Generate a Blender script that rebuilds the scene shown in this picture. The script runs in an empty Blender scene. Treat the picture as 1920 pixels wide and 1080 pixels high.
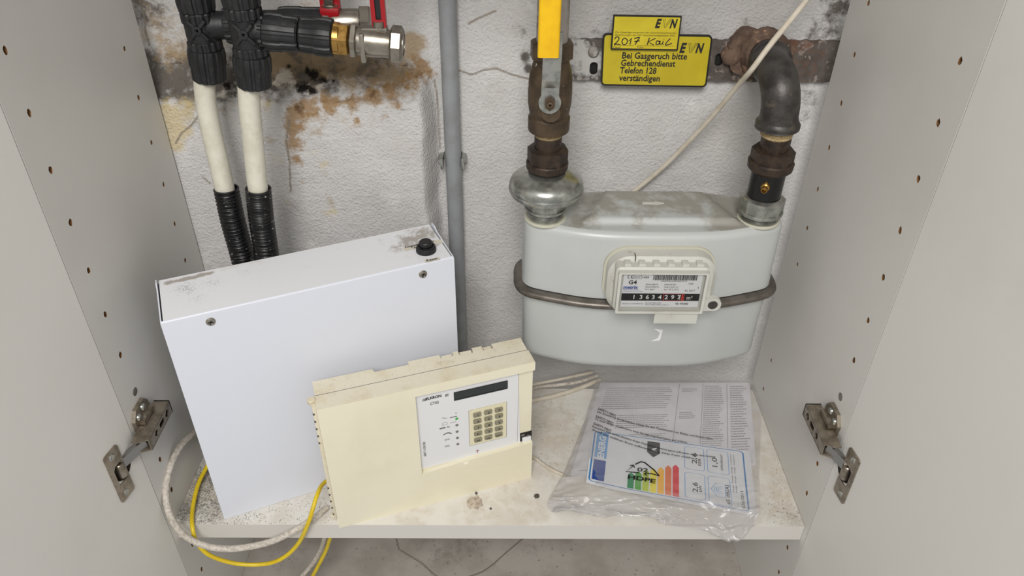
import bpy, bmesh, math, random
import numpy as np
from mathutils import Vector, Matrix, noise as mn
from mathutils.bvhtree import BVHTree
random.seed(7)
S = bpy.context.scene
COL = S.collection
V = Vector

# ------------------------------------------------------------------ camera
FPX = 1418.16
TH, YAW, ROLL = math.radians(35.272), math.radians(.5394), math.radians(.6553)
CAM = V((0, 0, .745))
FW = V((math.sin(YAW)*math.cos(TH), math.cos(YAW)*math.cos(TH), -math.sin(TH)))
r_ = V((math.cos(YAW), -math.sin(YAW), 0)); u_ = r_.cross(FW)
RT = r_*math.cos(ROLL) + u_*math.sin(ROLL); UP = -r_*math.sin(ROLL) + u_*math.cos(ROLL)
cd = bpy.data.cameras.new('camera'); cam = bpy.data.objects.new('camera', cd); COL.objects.link(cam)
cam.matrix_world = Matrix(((RT.x, UP.x, -FW.x, CAM.x), (RT.y, UP.y, -FW.y, CAM.y), (RT.z, UP.z, -FW.z, CAM.z), (0, 0, 0, 1)))
cd.sensor_width = 36; cd.lens = FPX*36/1920; cd.clip_start = .02; cd.clip_end = 50
S.camera = cam
# ------------------------------------------------------------------ light
S.view_settings.view_transform = 'Standard'; S.view_settings.look = 'None'
S.view_settings.gamma = 1; S.view_settings.use_curve_mapping = False
S.view_settings.exposure = .0
w = bpy.data.worlds.new('room_air'); S.world = w; w.use_nodes = True
bg = w.node_tree.nodes['Background']; bg.inputs[0].default_value = (1, .985, .96, 1); bg.inputs[1].default_value = .48
def area(name, loc, target, size, power, col=(1, 1, 1)):
    l = bpy.data.lights.new(name, 'AREA'); l.size = size; l.energy = power; l.color = col
    o = bpy.data.objects.new(name, l); COL.objects.link(o); o.location = loc
    o.rotation_euler = (V(target)-V(loc)).to_track_quat('-Z', 'Y').to_euler(); return o
area('ceiling_lamp', (-.12, -.80, 1.60), (0, .65, .1), .65, 30.5, (1, .98, .955))

# ------------------------------------------------------------------ pixel ray -> world point (used to read positions off the survey)
def ray(x, y): return (FW + RT*((x-960)/FPX) - UP*((y-540)/FPX))
def at(x, y, X=None, Y=None, Z=None):
    d = ray(x, y)
    t = (X-CAM.x)/d.x if X is not None else (Y-CAM.y)/d.y if Y is not None else (Z-CAM.z)/d.z
    return CAM + d*t
def onpl(x, y, P, N):
    d = ray(x, y); return CAM + d*((V(P)-CAM).dot(N)/d.dot(N))
def plen(n, p): return n*(V(p)-CAM).dot(FW)/FPX

# ------------------------------------------------------------------ materials
def srgb(h):
    if not isinstance(h, str): return (*h, 1)
    h = h.lstrip('#'); c = [int(h[i:i+2], 16)/255 for i in (0, 2, 4)]
    return tuple((x/12.92 if x <= .04045 else ((x+.055)/1.055)**2.4) for x in c) + (1,)
def M(name, col, col2=None, scale=20, lo=.4, hi=.65, rough=.5, metal=0, bump=0, bscale=300, bdet=4, spec=.5,
      speck=None, masks=(), coat=0, stretch=None, layers=()):
    m = bpy.data.materials.new(name); m.use_nodes = True; nt = m.node_tree; N = nt.nodes; L = nt.links
    b = N['Principled BSDF']; b.inputs['Roughness'].default_value = rough; b.inputs['Metallic'].default_value = metal
    b.inputs['Specular IOR Level'].default_value = spec; b.inputs['Coat Weight'].default_value = coat
    tc = N.new('ShaderNodeTexCoord'); co = tc.outputs['Object']
    if stretch:
        mp = N.new('ShaderNodeMapping'); mp.inputs['Scale'].default_value = stretch; L.new(co, mp.inputs[0]); co = mp.outputs[0]
    def noise(sc, det=5, rg=.6, dist=0):
        n = N.new('ShaderNodeTexNoise'); n.inputs['Scale'].default_value = sc; n.inputs['Detail'].default_value = det
        n.inputs['Roughness'].default_value = rg; n.inputs['Distortion'].default_value = dist
        L.new(co, n.inputs['Vector']); return n.outputs[0]
    def rng(v, a, c, k=1):
        r = N.new('ShaderNodeMapRange'); r.interpolation_type = 'SMOOTHSTEP'; L.new(v, r.inputs[0])
        r.inputs[1].default_value = a; r.inputs[2].default_value = c; r.inputs[4].default_value = k; return r.outputs[0]
    def mix(f, A, B):
        x = N.new('ShaderNodeMix'); x.data_type = 'RGBA'; L.new(f, x.inputs[0])
        if isinstance(A, bpy.types.NodeSocket): L.new(A, x.inputs[6])
        else: x.inputs[6].default_value = A
        x.inputs[7].default_value = B; return x.outputs[2]
    cur = srgb(col)
    if col2: cur = mix(rng(noise(scale), lo, hi), cur, srgb(col2))
    for (c, sc, a, z) in layers: cur = mix(rng(noise(sc, 6, .65), a, z), cur, srgb(c))
    if speck:
        for (c, sc, th) in (speck if isinstance(speck, list) else [speck]):
            cur = mix(rng(noise(sc, 2, .5), th, th+.04), cur, srgb(c))
    for (attr, c, sc, k) in masks:           # stains: painted mask * broken up by noise
        a = N.new('ShaderNodeAttribute'); a.attribute_name = attr
        n = noise(sc, 7, .7)
        ad = N.new('ShaderNodeMath'); ad.operation = 'MULTIPLY_ADD'; L.new(n, ad.inputs[0]); ad.inputs[1].default_value = 1.6; ad.inputs[2].default_value = -.8
        s = N.new('ShaderNodeMath'); s.operation = 'ADD'; L.new(ad.outputs[0], s.inputs[0]); L.new(a.outputs['Fac'], s.inputs[1])
        g = N.new('ShaderNodeMath'); g.operation = 'MULTIPLY'; L.new(rng(s.outputs[0], .3, .75, k), g.inputs[0]); L.new(rng(a.outputs['Fac'], .02, .2), g.inputs[1])
        cur = mix(g.outputs[0], cur, srgb(c))
    if isinstance(cur, bpy.types.NodeSocket): L.new(cur, b.inputs['Base Color'])
    else: b.inputs['Base Color'].default_value = cur
    if bump:
        bp = N.new('ShaderNodeBump'); bp.inputs['Strength'].default_value = 1; bp.inputs['Distance'].default_value = bump
        L.new(noise(bscale, bdet, .55), bp.inputs['Height']); L.new(bp.outputs[0], b.inputs['Normal'])
    return m
m_wall = M('plaster_wall', '#cbc9c7', '#bebbb8', 6, rough=.9, bump=.0021, bscale=330, bdet=3, spec=.2,
           layers=[('#d9d7d5', 14, .55, .75)],
           masks=[('dark', '#514a42', 60, .92), ('tan', '#a58f70', 45, .85), ('rust', '#957344', 90, .82), ('rustd', '#5b3f26', 90, .9), ('black', '#14110f', 120, .97), ('pale', '#dad2c6', 90, .8), ('yell', '#cdbb8f', 60, .75), ('crack', '#8c8276', 900, .8)])
m_lam = M('laminate', '#dad8d3', '#d4d1cb', 3, rough=.42, spec=.35, bump=.00004, bscale=900,
          masks=[('scuff', '#a39b90', 260, .5)])
m_edge = M('laminate_edge', '#c3bfb9', rough=.45)
m_chip = M('chipboard', '#8a6238', '#5b3d22', 400, rough=.9)
m_shelf = M('shelf_laminate', '#dad7d0', '#cfc9bf', 25, rough=.5, spec=.35,
            masks=[('speck', '#4d4843', 420, .8), ('smudge', '#c1b6a4', 90, .6), ('spot', '#8d847b', 800, .5)])
m_shelfedge = M('shelf_edge', '#cdc9c3', rough=.45)
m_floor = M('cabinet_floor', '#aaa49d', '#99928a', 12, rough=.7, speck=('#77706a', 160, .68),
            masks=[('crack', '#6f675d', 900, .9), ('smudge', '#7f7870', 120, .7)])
m_box = M('white_enamel', '#d7dae3', rough=.32, spec=.45)
m_boxtop = M('white_enamel_dusty', '#e2e3e6', rough=.5, spec=.4, layers=[('#cfcac3', 22, .6, .85)],
             masks=[('dust', '#948a80', 110, .8), ('speck', '#514a44', 500, .8)])
m_black = M('black_plastic', '#17171a', rough=.45)
m_blackdusty = M('black_fitting_plastic', '#17181a', '#2b2b2c', 90, .5, .75, rough=.5, bump=.0002, bscale=300, layers=[('#6d665c', 260, .68, .8)])
m_sleeve = M('black_conduit', '#101012', rough=.35, layers=[('#b9b5b0', 210, .62, .7)])
m_wpipe = M('ivory_pipe', '#d2cfc0', '#c6c2b1', 60, rough=.4, layers=[('#a89f8c', 300, .68, .78)])
m_nickel = M('nickel', '#a39d93', '#8a8378', 60, rough=.33, metal=.9, layers=[('#736b60', 180, .6, .8)])
m_hinge = M('nickel_hinge', '#a49a8c', '#857b6d', 90, rough=.36, metal=.85, layers=[('#6d6559', 150, .58, .8)])
m_chrome = M('bright_steel', '#d3d4d6', rough=.16, metal=1)
m_steel = M('steel_link', '#9c9a98', rough=.3, metal=1)
m_brass = M('brass', '#b18c4e', '#8d6a35', 90, rough=.35, metal=.85)
m_galv = M('galvanised_steel', '#b9bab4', '#989a95', 90, rough=.27, metal=.88, layers=[('#807a6a', 70, .6, .8)])
m_bronze = M('dirty_bronze', '#5b4c3b', '#463a2d', 60, rough=.48, metal=.45, bump=.0003, bscale=200, layers=[('#c9c4ba', 120, .645, .68)])
m_iron = M('brown_iron', '#45382e', '#2f2722', 110, rough=.5, metal=.4, bump=.0003, bscale=240)
m_castiron = M('grey_cast_iron', '#4d4a47', '#383432', 50, rough=.45, metal=.45, bump=.0003, bscale=260, layers=[('#6f6455', 45, .58, .75)])
m_rust = M('rusty_flange', '#6b5648', '#4c3a30', 60, rough=.85, bump=.0012, bscale=120, layers=[('#9a7b63', 90, .55, .66), ('#b3a79b', 60, .62, .68)])
m_rail = M('rail_steel', '#5b534d', '#4a423c', 60, rough=.7, bump=.0006, bscale=150, layers=[('#8b8078', 80, .56, .62)],
           masks=[('white', '#b9b7b4', 130, .95), ('rust', '#6b4733', 90, .9)])
m_hemp = M('hemp', '#b49f78', '#84704c', 500, rough=.9, bump=.0004, bscale=700)
m_sleeveb = M('gloss_black', '#0b0b0c', rough=.2)
m_yellow = M('yellow_grip', '#e8b90c', '#dca908', 30, rough=.35, layers=[('#8a6b1a', 400, .74, .78)])
m_red = M('red_handle', '#97121a', rough=.35)
m_grey = M('grey_conduit', '#8f9294', '#868889', 40, rough=.45, layers=[('#5d5c5a', 150, .72, .78)])
m_greypaint = M('grey_painted_pipe', '#8f8a84', '#6d675f', 50, rough=.6, layers=[('#c0bcb6', 60, .55, .62)])
m_cream = M('cream_plastic', '#e5dfc8', '#e0d9c0', 8, rough=.42, spec=.4)
m_creamd = M('cream_plastic_dusty', '#d9d2be', rough=.6, layers=[('#cfc4a9', 30, .45, .7), ('#bfb298', 24, .56, .72)], speck=('#8a7c62', 900, .68))
m_panelw = M('membrane', '#dfdfe0', rough=.35)
m_keyp = M('keypad_frame', '#ded7b8', rough=.5)
m_key = M('key_rubber', '#8d8873', '#817c68', 300, rough=.6)
m_lcd = M('lcd', '#2a302f', rough=.15)
m_ink = M('black_ink', '#1a1a1c', rough=.6)
m_inkg = M('grey_ink', '#5d5c60', rough=.6)
m_inkl = M('light_ink', '#8b8a8e', rough=.6)
m_meter = M('meter_enamel', '#b8bbb9', '#b4b7b5', 10, rough=.33, spec=.5)
m_metertop = M('meter_enamel_dusty', '#b3b6b4', rough=.45, masks=[('dust', '#8f8a80', 55, .85), ('dustd', '#7a7367', 120, .6)])
m_mplast = M('meter_plastic', '#c3c3bb', '#bcbbb2', 30, rough=.42, layers=[('#a49d8d', 60, .58, .75)])
m_gasket = M('gasket', '#bfbdac', rough=.6)
m_rim = M('rim_steel', '#7a746d', '#67615a', 60, rough=.4, metal=.7)
m_white = M('label_white', '#e2e2e2', rough=.4)
m_signy = M('sign_yellow', '#c2b024', '#b8a51c', 20, rough=.4)
m_sticky = M('sticker_yellow', '#d4c22c', '#c9b422', 20, rough=.35)
m_signb = M('sign_black', '#191a18', rough=.4)
m_counter = M('counter_black', '#141414', rough=.4)
m_digit = M('digit_white', '#e6e6e2', rough=.5)
m_redp = M('red_print', '#c33a2c', rough=.5)
m_cable = M('dirty_white_cable', '#c8c1b6', '#a89f93', 300, rough=.55, layers=[('#8b8173', 120, .6, .75)])
m_cablec = M('cream_cable', '#cec5b6', '#c0b6a4', 60, rough=.5)
m_cabley = M('yellow_cable', '#d8be22', '#cdb01c', 60, rough=.4, layers=[('#a28b1e', 200, .66, .76)])
m_paper = M('paper', '#dfdde0', '#d6d4d8', 8, rough=.7)
m_paper2 = M('label_paper', '#dcdde0', rough=.45)
m_blue = M('print_blue', '#2f78b5', rough=.5); m_bluel = M('print_light_blue', '#6fa3d4', rough=.5); m_blued = M('print_dark_blue', '#2b4a94', rough=.5)
G = [M('print_green', '#0f8a54', rough=.5), M('print_green_light', '#57a83f', rough=.5), M('print_lime', '#b8cc2e', rough=.5), M('print_yellow', '#ecdc20', rough=.5), M('print_amber', '#efb12d', rough=.5), M('print_orange', '#dd7030', rough=.5), M('print_red', '#d62430', rough=.5)]
m_green = M('green_led', '#3aa845', rough=.3); m_led = M('led_grey', '#77736c', rough=.4); m_magenta = M('print_magenta', '#8a1a45', rough=.5)
m_debris = M('debris', '#5a544e', '#3f3a36', 300, rough=.9); m_flake = M('plaster', '#c3b6a6', '#9b8f80', 300, rough=.9)
m_socket = M('dark_hollow', '#1b1815', rough=.8)
def m_glass():
    m = bpy.data.materials.new('clear_cover'); m.use_nodes = True; nt = m.node_tree; N = nt.nodes; L = nt.links
    b = N['Principled BSDF']; b.inputs['Roughness'].default_value = .08; b.inputs['Base Color'].default_value = (.02, .02, .02, 1)
    t = N.new('ShaderNodeBsdfTransparent'); x = N.new('ShaderNodeMixShader'); x.inputs[0].default_value = .1
    L.new(t.outputs[0], x.inputs[1]); L.new(b.outputs[0], x.inputs[2]); L.new(x.outputs[0], N['Material Output'].inputs[0]); return m
m_cover = m_glass()
def m_bagf():
    m = bpy.data.materials.new('cloudy_polythene'); m.use_nodes = True; nt = m.node_tree; N = nt.nodes; L = nt.links
    b = N['Principled BSDF']; b.inputs['Roughness'].default_value = .22; b.inputs['Base Color'].default_value = (.52, .5, .495, 1)
    b.inputs['Specular IOR Level'].default_value = .9
    tc = N.new('ShaderNodeTexCoord'); n = N.new('ShaderNodeTexNoise'); n.inputs['Scale'].default_value = 26; n.inputs['Detail'].default_value = 6; n.inputs['Distortion'].default_value = .8
    L.new(tc.outputs['Object'], n.inputs['Vector'])
    a = N.new('ShaderNodeAttribute'); a.attribute_name = 'milky'
    r = N.new('ShaderNodeMath'); r.operation = 'MULTIPLY_ADD'; L.new(n.outputs[0], r.inputs[0]); r.inputs[1].default_value = .20; L.new(a.outputs['Fac'], r.inputs[2])
    bp = N.new('ShaderNodeBump'); bp.inputs['Distance'].default_value = .004; L.new(n.outputs[0], bp.inputs['Height']); L.new(bp.outputs[0], b.inputs['Normal'])
    t = N.new('ShaderNodeBsdfTransparent'); x = N.new('ShaderNodeMixShader'); L.new(r.outputs[0], x.inputs[0])
    L.new(t.outputs[0], x.inputs[1]); L.new(b.outputs[0], x.inputs[2]); L.new(x.outputs[0], N['Material Output'].inputs[0]); return m
m_bag = m_bagf()

# ------------------------------------------------------------------ object helpers (meshes are made in world space, stored local to their thing)
WM = {}
def thing(name, label, cat, loc, mat=None, group=None):
    o = bpy.data.objects.new(name, None); COL.objects.link(o); o.empty_display_size = .02
    mw = mat if mat is not None else Matrix.Translation(V(loc))
    o.matrix_world = mw; WM[o.name] = mw.copy()
    o['label'] = label; o['category'] = cat
    if group: o['group'] = group
    return o
class MB:
    def __init__(s): s.v = []; s.f = []; s.mi = []
    def add(s, vs, fs, mi=0):
        n = len(s.v); s.v += [tuple(p) for p in vs]; s.f += [tuple(i+n for i in f) for f in fs]; s.mi += [mi]*len(fs); return s
def build(name, mb, mat, parent=None, smooth=35, fix=True, label=None):
    me = bpy.data.meshes.new(name); inv = WM[parent.name].inverted() if parent else None
    vs = [inv @ V(p) for p in mb.v] if parent else mb.v
    me.from_pydata(vs, [], mb.f)
    for m in (mat if isinstance(mat, (list, tuple)) else [mat]): me.materials.append(m)
    me.polygons.foreach_set('material_index', mb.mi)
    if fix:
        b = bmesh.new(); b.from_mesh(me); bmesh.ops.remove_doubles(b, verts=b.verts, dist=1e-6); bmesh.ops.recalc_face_normals(b, faces=b.faces); b.to_mesh(me); b.free()
    if smooth: me.shade_smooth(); me.set_sharp_from_angle(angle=math.radians(smooth))
    o = bpy.data.objects.new(name, me); COL.objects.link(o)
    if parent: o.parent = parent; WM[o.name] = WM[parent.name].copy()
    else: WM[o.name] = Matrix()
    if label: o['label'] = label
    return o
def recentre(o):                 # origin of a one-mesh thing at its base
    me = o.data; n = len(me.vertices); a = np.empty(n*3); me.vertices.foreach_get('co', a); a = a.reshape(-1, 3)
    c = np.array([(a[:, 0].min()+a[:, 0].max())/2, (a[:, 1].min()+a[:, 1].max())/2, a[:, 2].min()])
    me.vertices.foreach_set('co', (a-c).ravel()); me.update(); o.location = c; return o
def tag(o, label, cat, group=None, kind=None, rec=True):
    o['label'] = label; o['category'] = cat
    if group: o['group'] = group
    if kind: o['kind'] = kind
    return recentre(o) if rec else o
def box(mb, x0, x1, y0, y1, z0, z1, fr=None, bev=0, mi=0):
    """box, optionally chamfered by bev, in frame fr"""
    b = bmesh.new(); bmesh.ops.create_cube(b, size=1)
    for v in b.verts: v.co = V(((x0+x1)/2+v.co.x*(x1-x0), (y0+y1)/2+v.co.y*(y1-y0), (z0+z1)/2+v.co.z*(z1-z0)))
    if bev: bmesh.ops.bevel(b, geom=b.edges[:], offset=bev, segments=2, affect='EDGES', profile=.6)
    b.verts.index_update()
    vs = [(fr @ v.co) if fr is not None else v.co.copy() for v in b.verts]
    mb.add(vs, [[v.index for v in f.verts] for f in b.faces], mi); b.free(); return mb
def basis(d):
    d = V(d).normalized(); a = V((0, 0, 1)) if abs(d.z) < .9 else V((1, 0, 0)); x = d.cross(a).normalized(); return x, x.cross(d).normalized(), d
def lathe(mb, org, d, prof, n=32, rf=None, cap=(True, True), rot=0, mi=0):
    """prof: (radius, distance along d)"""
    org = V(org); x, y, z = basis(d); vs = []; fs = []
    for (r, t) in prof:
        for i in range(n):
            a = 2*math.pi*i/n + rot; rr = r*(rf(a, t) if rf else 1)
            vs.append(org + x*math.cos(a)*rr + y*math.sin(a)*rr + z*t)
    for k in range(len(prof)-1):
        for i in range(n): j = (i+1) % n; fs.append((k*n+i, k*n+j, (k+1)*n+j, (k+1)*n+i))
    if cap[0]: fs.append(tuple(range(n))[::-1])
    if cap[1]: fs.append(tuple((len(prof)-1)*n+i for i in range(n)))
    mb.add(vs, fs, mi); return mb
def hexnut(mb, org, d, r, t0, t1, n=6, rot=.3, ch=.0012, mi=0):
    rc = r/math.cos(math.pi/n)
    lathe(mb, org, d, [(rc-ch*1.6, t0), (rc, t0+ch), (rc, t1-ch), (rc-ch*1.6, t1)], n=n, rot=rot, mi=mi)
def catmull(P, k=8):
    P = [V(p) for p in P]; Q = [P[0]*2-P[1]]+P+[P[-1]*2-P[-2]]; out = []
    for i in range(1, len(Q)-2):
        for j in range(k):
            t = j/k; a, b, c, d = Q[i-1], Q[i], Q[i+1], Q[i+2]
            out.append(.5*((2*b)+(c-a)*t+(2*a-5*b+4*c-d)*t*t+(3*b-a-3*c+d)*t**3))
    out.append(P[-1]); return out
def tube(mb, P, r, n=14, k=8, cap=True, rfun=None, smooth=True, mi=0):
    P = catmull(P, k) if smooth else [V(p) for p in P]
    T = [(P[min(i+1, len(P)-1)]-P[max(i-1, 0)]).normalized() for i in range(len(P))]
    x, y, _ = basis(T[0]); vs = []; fs = []; s = 0
    for i, p in enumerate(P):
        if i: s += (P[i]-P[i-1]).length
        x = (x-T[i]*x.dot(T[i])).normalized(); y = T[i].cross(x); rr = rfun(s) if rfun else r
        for j in range(n): a = 2*math.pi*j/n; vs.append(p+x*math.cos(a)*rr+y*math.sin(a)*rr)
    for i in range(len(P)-1):
        for j in range(n): q = (j+1) % n; fs.append((i*n+j, i*n+q, (i+1)*n+q, (i+1)*n+j))
    if cap: fs.append(tuple(range(n))[::-1]); fs.append(tuple((len(P)-1)*n+j for j in range(n)))
    mb.add(vs, fs, mi); return mb
def prism(mb, pts, fn, t0, t1, mi=0, mis=None):
    """polygon pts (2D) extruded between t0 and t1; fn(u,v,t)->world"""
    b = bmesh.new(); n = len(pts)
    lo = [b.verts.new((u, v, 0)) for u, v in pts]
    es = [b.edges.new((lo[i], lo[(i+1) % n])) for i in range(n)]
    bmesh.ops.triangle_fill(b, edges=es, use_beauty=True, use_dissolve=True)
    b.verts.index_update(); fs = [[v.index for v in f.verts] for f in b.faces]; pv = [v.co.copy() for v in b.verts]; b.free()
    mb.add([fn(p.x, p.y, t1) for p in pv], fs, mi)
    mb.add([fn(p.x, p.y, t0) for p in pv], [f[::-1] for f in fs], mi)
    vs = [fn(u, v, t0) for u, v in pts]+[fn(u, v, t1) for u, v in pts]
    mb.add(vs, [(i, (i+1) % n, (i+1) % n+n, i+n) for i in range(n)], mi if mis is None else mis); return mb
def rrect(x0, x1, y0, y1, r, k=6):
    P = []
    for cx, cy, a0 in ((x1-r, y1-r, 0), (x0+r, y1-r, 90), (x0+r, y0+r, 180), (x1-r, y0+r, 270)):
        for i in range(k+1): a = math.radians(a0+90*i/k); P.append((cx+r*math.cos(a), cy+r*math.sin(a)))
    return P
def holed(mb, outer, holes, fn, t0, t1, mi_face=0, mi_hole=1, depth=.006, through=False):
    """panel: face t1 carries holes (lists of pts); each hole is a cup of given depth"""
    b = bmesh.new(); es = []
    for lp in [outer]+holes:
        vs = [b.verts.new((u, v, 0)) for u, v in lp]; n = len(vs)
        es += [b.edges.new((vs[i], vs[(i+1) % n])) for i in range(n)]
    bmesh.ops.triangle_fill(b, edges=es, use_beauty=True, use_dissolve=False)
    b.verts.index_update(); fs = [[v.index for v in f.verts] for f in b.faces]; pv = [v.co.copy() for v in b.verts]; b.free()
    mb.add([fn(p.x, p.y, t1) for p in pv], fs, mi_face)
    if through: mb.add([fn(p.x, p.y, t0) for p in pv], [f[::-1] for f in fs], mi_face)
    else: mb.add([fn(u, v, t0) for u, v in outer], [tuple(range(len(outer)))], mi_face)
    n = len(outer); mb.add([fn(u, v, t0) for u, v in outer]+[fn(u, v, t1) for u, v in outer], [(i, (i+1) % n, (i+1) % n+n, i+n) for i in range(n)], mi_face)
    s = 1 if t1 > t0 else -1
    for h in holes:
        n = len(h); tb = t0 if through else t1-s*depth
        mb.add([fn(u, v, t1) for u, v in h]+[fn(u, v, tb) for u, v in h], [(i, (i+1) % n, (i+1) % n+n, i+n) for i in range(n)]+([] if through else [tuple(range(n, 2*n))]), mi_hole)
    return mb
def circ(cx, cy, r, n=10, jit=0, ry=None): return [(cx+r*(1+random.uniform(-jit, jit))*math.cos(2*math.pi*i/n), cy+(ry or r)*(1+random.uniform(-jit, jit))*math.sin(2*math.pi*i/n)) for i in range(n)]
def flat(mb, pts, fn, mi=0):
    b = bmesh.new(); n = len(pts); vs = [b.verts.new((u, v, 0)) for u, v in pts]
    es = [b.edges.new((vs[i], vs[(i+1) % n])) for i in range(n)]; bmesh.ops.triangle_fill(b, edges=es, use_beauty=True)
    b.verts.index_update(); mb.add([fn(v.co.x, v.co.y) for v in b.verts], [[v.index for v in f.verts] for f in b.faces], mi); b.free(); return mb
def stroke(mb, P, wd, fn, mi=0, closed=False):
    P = [V((*p, 0)) for p in P]; n = len(P); vs = []; fs = []
    for i in range(n):
        a = P[(i-1) % n] if (closed or i) else P[i]; c = P[(i+1) % n] if (closed or i < n-1) else P[i]
        t = (c-a).normalized(); q = V((-t.y, t.x, 0))*wd/2; vs += [fn(*(P[i]+q)[:2]), fn(*(P[i]-q)[:2])]
    for i in range(n if closed else n-1): j = (i+1) % n; fs.append((2*i, 2*j, 2*j+1, 2*i+1))
    mb.add(vs, fs, mi); return mb
def text(mb, s, fn, x, y, size, wid=None, bold=0, shear=0, align='LEFT', mi=0, res=2):
    """lettering: text outline mapped through fn; wid = wanted width"""
    c = bpy.data.curves.new('t', 'FONT'); c.body = s; c.size = 1; c.offset = bold; c.shear = shear; c.resolution_u = res; c.fill_mode = 'FRONT'
    o = bpy.data.objects.new('t', c); me = o.to_mesh(); pv = [v.co.copy() for v in me.vertices]; fs = [tuple(p.vertices) for p in me.polygons]; o.to_mesh_clear()
    bpy.data.objects.remove(o); bpy.data.curves.remove(c)
    if not pv: return mb
    x0 = min(p.x for p in pv); x1 = max(p.x for p in pv)
    sx = (wid/(x1-x0)) if wid else size; tw = (x1-x0)*sx
    ox = x-(tw/2 if align == 'CENTER' else tw if align == 'RIGHT' else 0)
    mb.add([fn(ox+(p.x-x0)*sx, y+p.y*size) for p in pv], fs, mi); return mb
def paint(o, attrs, mw=None):
    """attrs: name -> list of (point, radius, value) blobs or ('line', pts, radius, value); stored per vertex"""
    me = o.data; n = len(me.vertices); a = np.empty(n*3); me.vertices.foreach_get('co', a); a = a.reshape(-1, 3)
    m = np.array(mw if mw is not None else WM[o.name]); a = a@m[:3, :3].T+m[:3, 3]
    for name, L in attrs.items():
        f = np.zeros(n)
        for b in L:
            if b[0] == 'line':
                P = [np.array(p) for p in b[1]]; d = np.full(n, 9.)
                for p, q in zip(P, P[1:]):
                    pq = q-p; t = np.clip(((a-p)@pq)/max(pq@pq, 1e-12), 0, 1); d = np.minimum(d, np.linalg.norm(a-(p+t[:, None]*pq), axis=1))
                f = np.maximum(f, b[3]*np.exp(-(d/b[2])**2))
            else:
                d = np.linalg.norm(a-np.array(b[0]), axis=1); f = np.maximum(f, b[2]*np.exp(-(d/b[1])**2))
        at_ = me.attributes.new(name, 'FLOAT', 'POINT'); at_.data.foreach_set('value', f.astype(np.float32))

# ================================================================== CABINET SHELL
XL, XR, YF, YP_, YW, YS = -.39, .3557, .5588, .8121, .850, .5674
FLZ, TOPZ = -.257, .735
cab = thing('cupboard', 'white laminate cupboard carcass with open doors around the pipes', 'cupboard', (0, .68, FLZ))
cw = MB(); hz = lambda z0, skip, n=16: [z0-i*.0515 for i in range(-7, n) if i not in skip]
for side, X, z1, z2, skip in ((-1, XL, .553, .4956, (7, 8, 11)), (1, XR, .5507, .547, (7, 8, 11))):
    holes = []
    for z in hz(z1, skip):
        if FLZ+.02 < z < TOPZ-.02 and not (-.03 < z < .006): holes.append(circ(.5872, z, .0027, 9, .18, .0036))
    for z in hz(z2, (7, 8) if side > 0 else ()):
        if FLZ+.02 < z < TOPZ-.02 and not (-.03 < z < .006): holes.append(circ(.7705, z, .0023, 9, .18, .003))
    fn = lambda u, v, t, s=side, X=X: V((X+s*t, u, v))
    p = MB(); holed(p, [(YF, FLZ-.02), (YP_, FLZ-.02), (YP_, TOPZ+.018), (YF, TOPZ+.018)], holes, lambda u, v, t, s=side, X=X: V((X+s*(.018-t), u, v)), 0, .018)
    build('side_panel', p, [m_lam, m_chip], cab, smooth=0)
    c = MB(); lathe(c, (X, .588, z1-7*.0515), (-side, 0, 0), [(.0046, -.001), (.0046, .0002), (.0036, .0006), (.0012, .0003)], 16)
    build('screw_head', c, m_nickel, cab)
# unseen cupboard top, added and set low to shade the upper wall
p = MB(); box(p, XL, XR, YF+.002, YP_-.001, TOPZ, TOPZ+.018, bev=.0005); build('unseen_top_panel', p, m_lam, cab, 0)
# bottom panel: gridded so the crack and smudges can be painted on
def gridtop(x0, x1, y0, y1, z, th, st, mi_top=0, mi_side=1):
    mb = MB(); nx = int((x1-x0)/st)+1; ny = int((y1-y0)/st)+1
    vs = [(x0+(x1-x0)*i/nx, y0+(y1-y0)*j/ny, z) for j in range(ny+1) for i in range(nx+1)]
    mb.add(vs, [(j*(nx+1)+i, j*(nx+1)+i+1, (j+1)*(nx+1)+i+1, (j+1)*(nx+1)+i) for j in range(ny) for i in range(nx)], mi_top)
    c = [(x0, y0), (x1, y0), (x1, y1), (x0, y1)]
    mb.add([(*q, z) for q in c]+[(*q, z-th) for q in c], [(0, 1, 5, 4), (1, 2, 6, 5), (2, 3, 7, 6), (3, 0, 4, 7), (7, 6, 5, 4)], mi_side); return mb
bp = build('bottom_panel', gridtop(XL+.0003, XR-.0003, YF+.002, YP_-.001, FLZ, .018, .0022), [m_floor, m_edge], cab, 0, fix=False)
zf = FLZ
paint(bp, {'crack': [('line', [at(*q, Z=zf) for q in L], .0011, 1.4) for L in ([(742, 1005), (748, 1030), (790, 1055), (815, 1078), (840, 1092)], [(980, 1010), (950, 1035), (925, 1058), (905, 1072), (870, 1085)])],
           'smudge': [(at(x, y, Z=zf), r, v) for x, y, r, v in ((835, 1040, .03, .55), (880, 1020, .05, .5), (540, 1040, .05, .35), (790, 1010, .04, .4), (1000, 1025, .04, .35))]})
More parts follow.
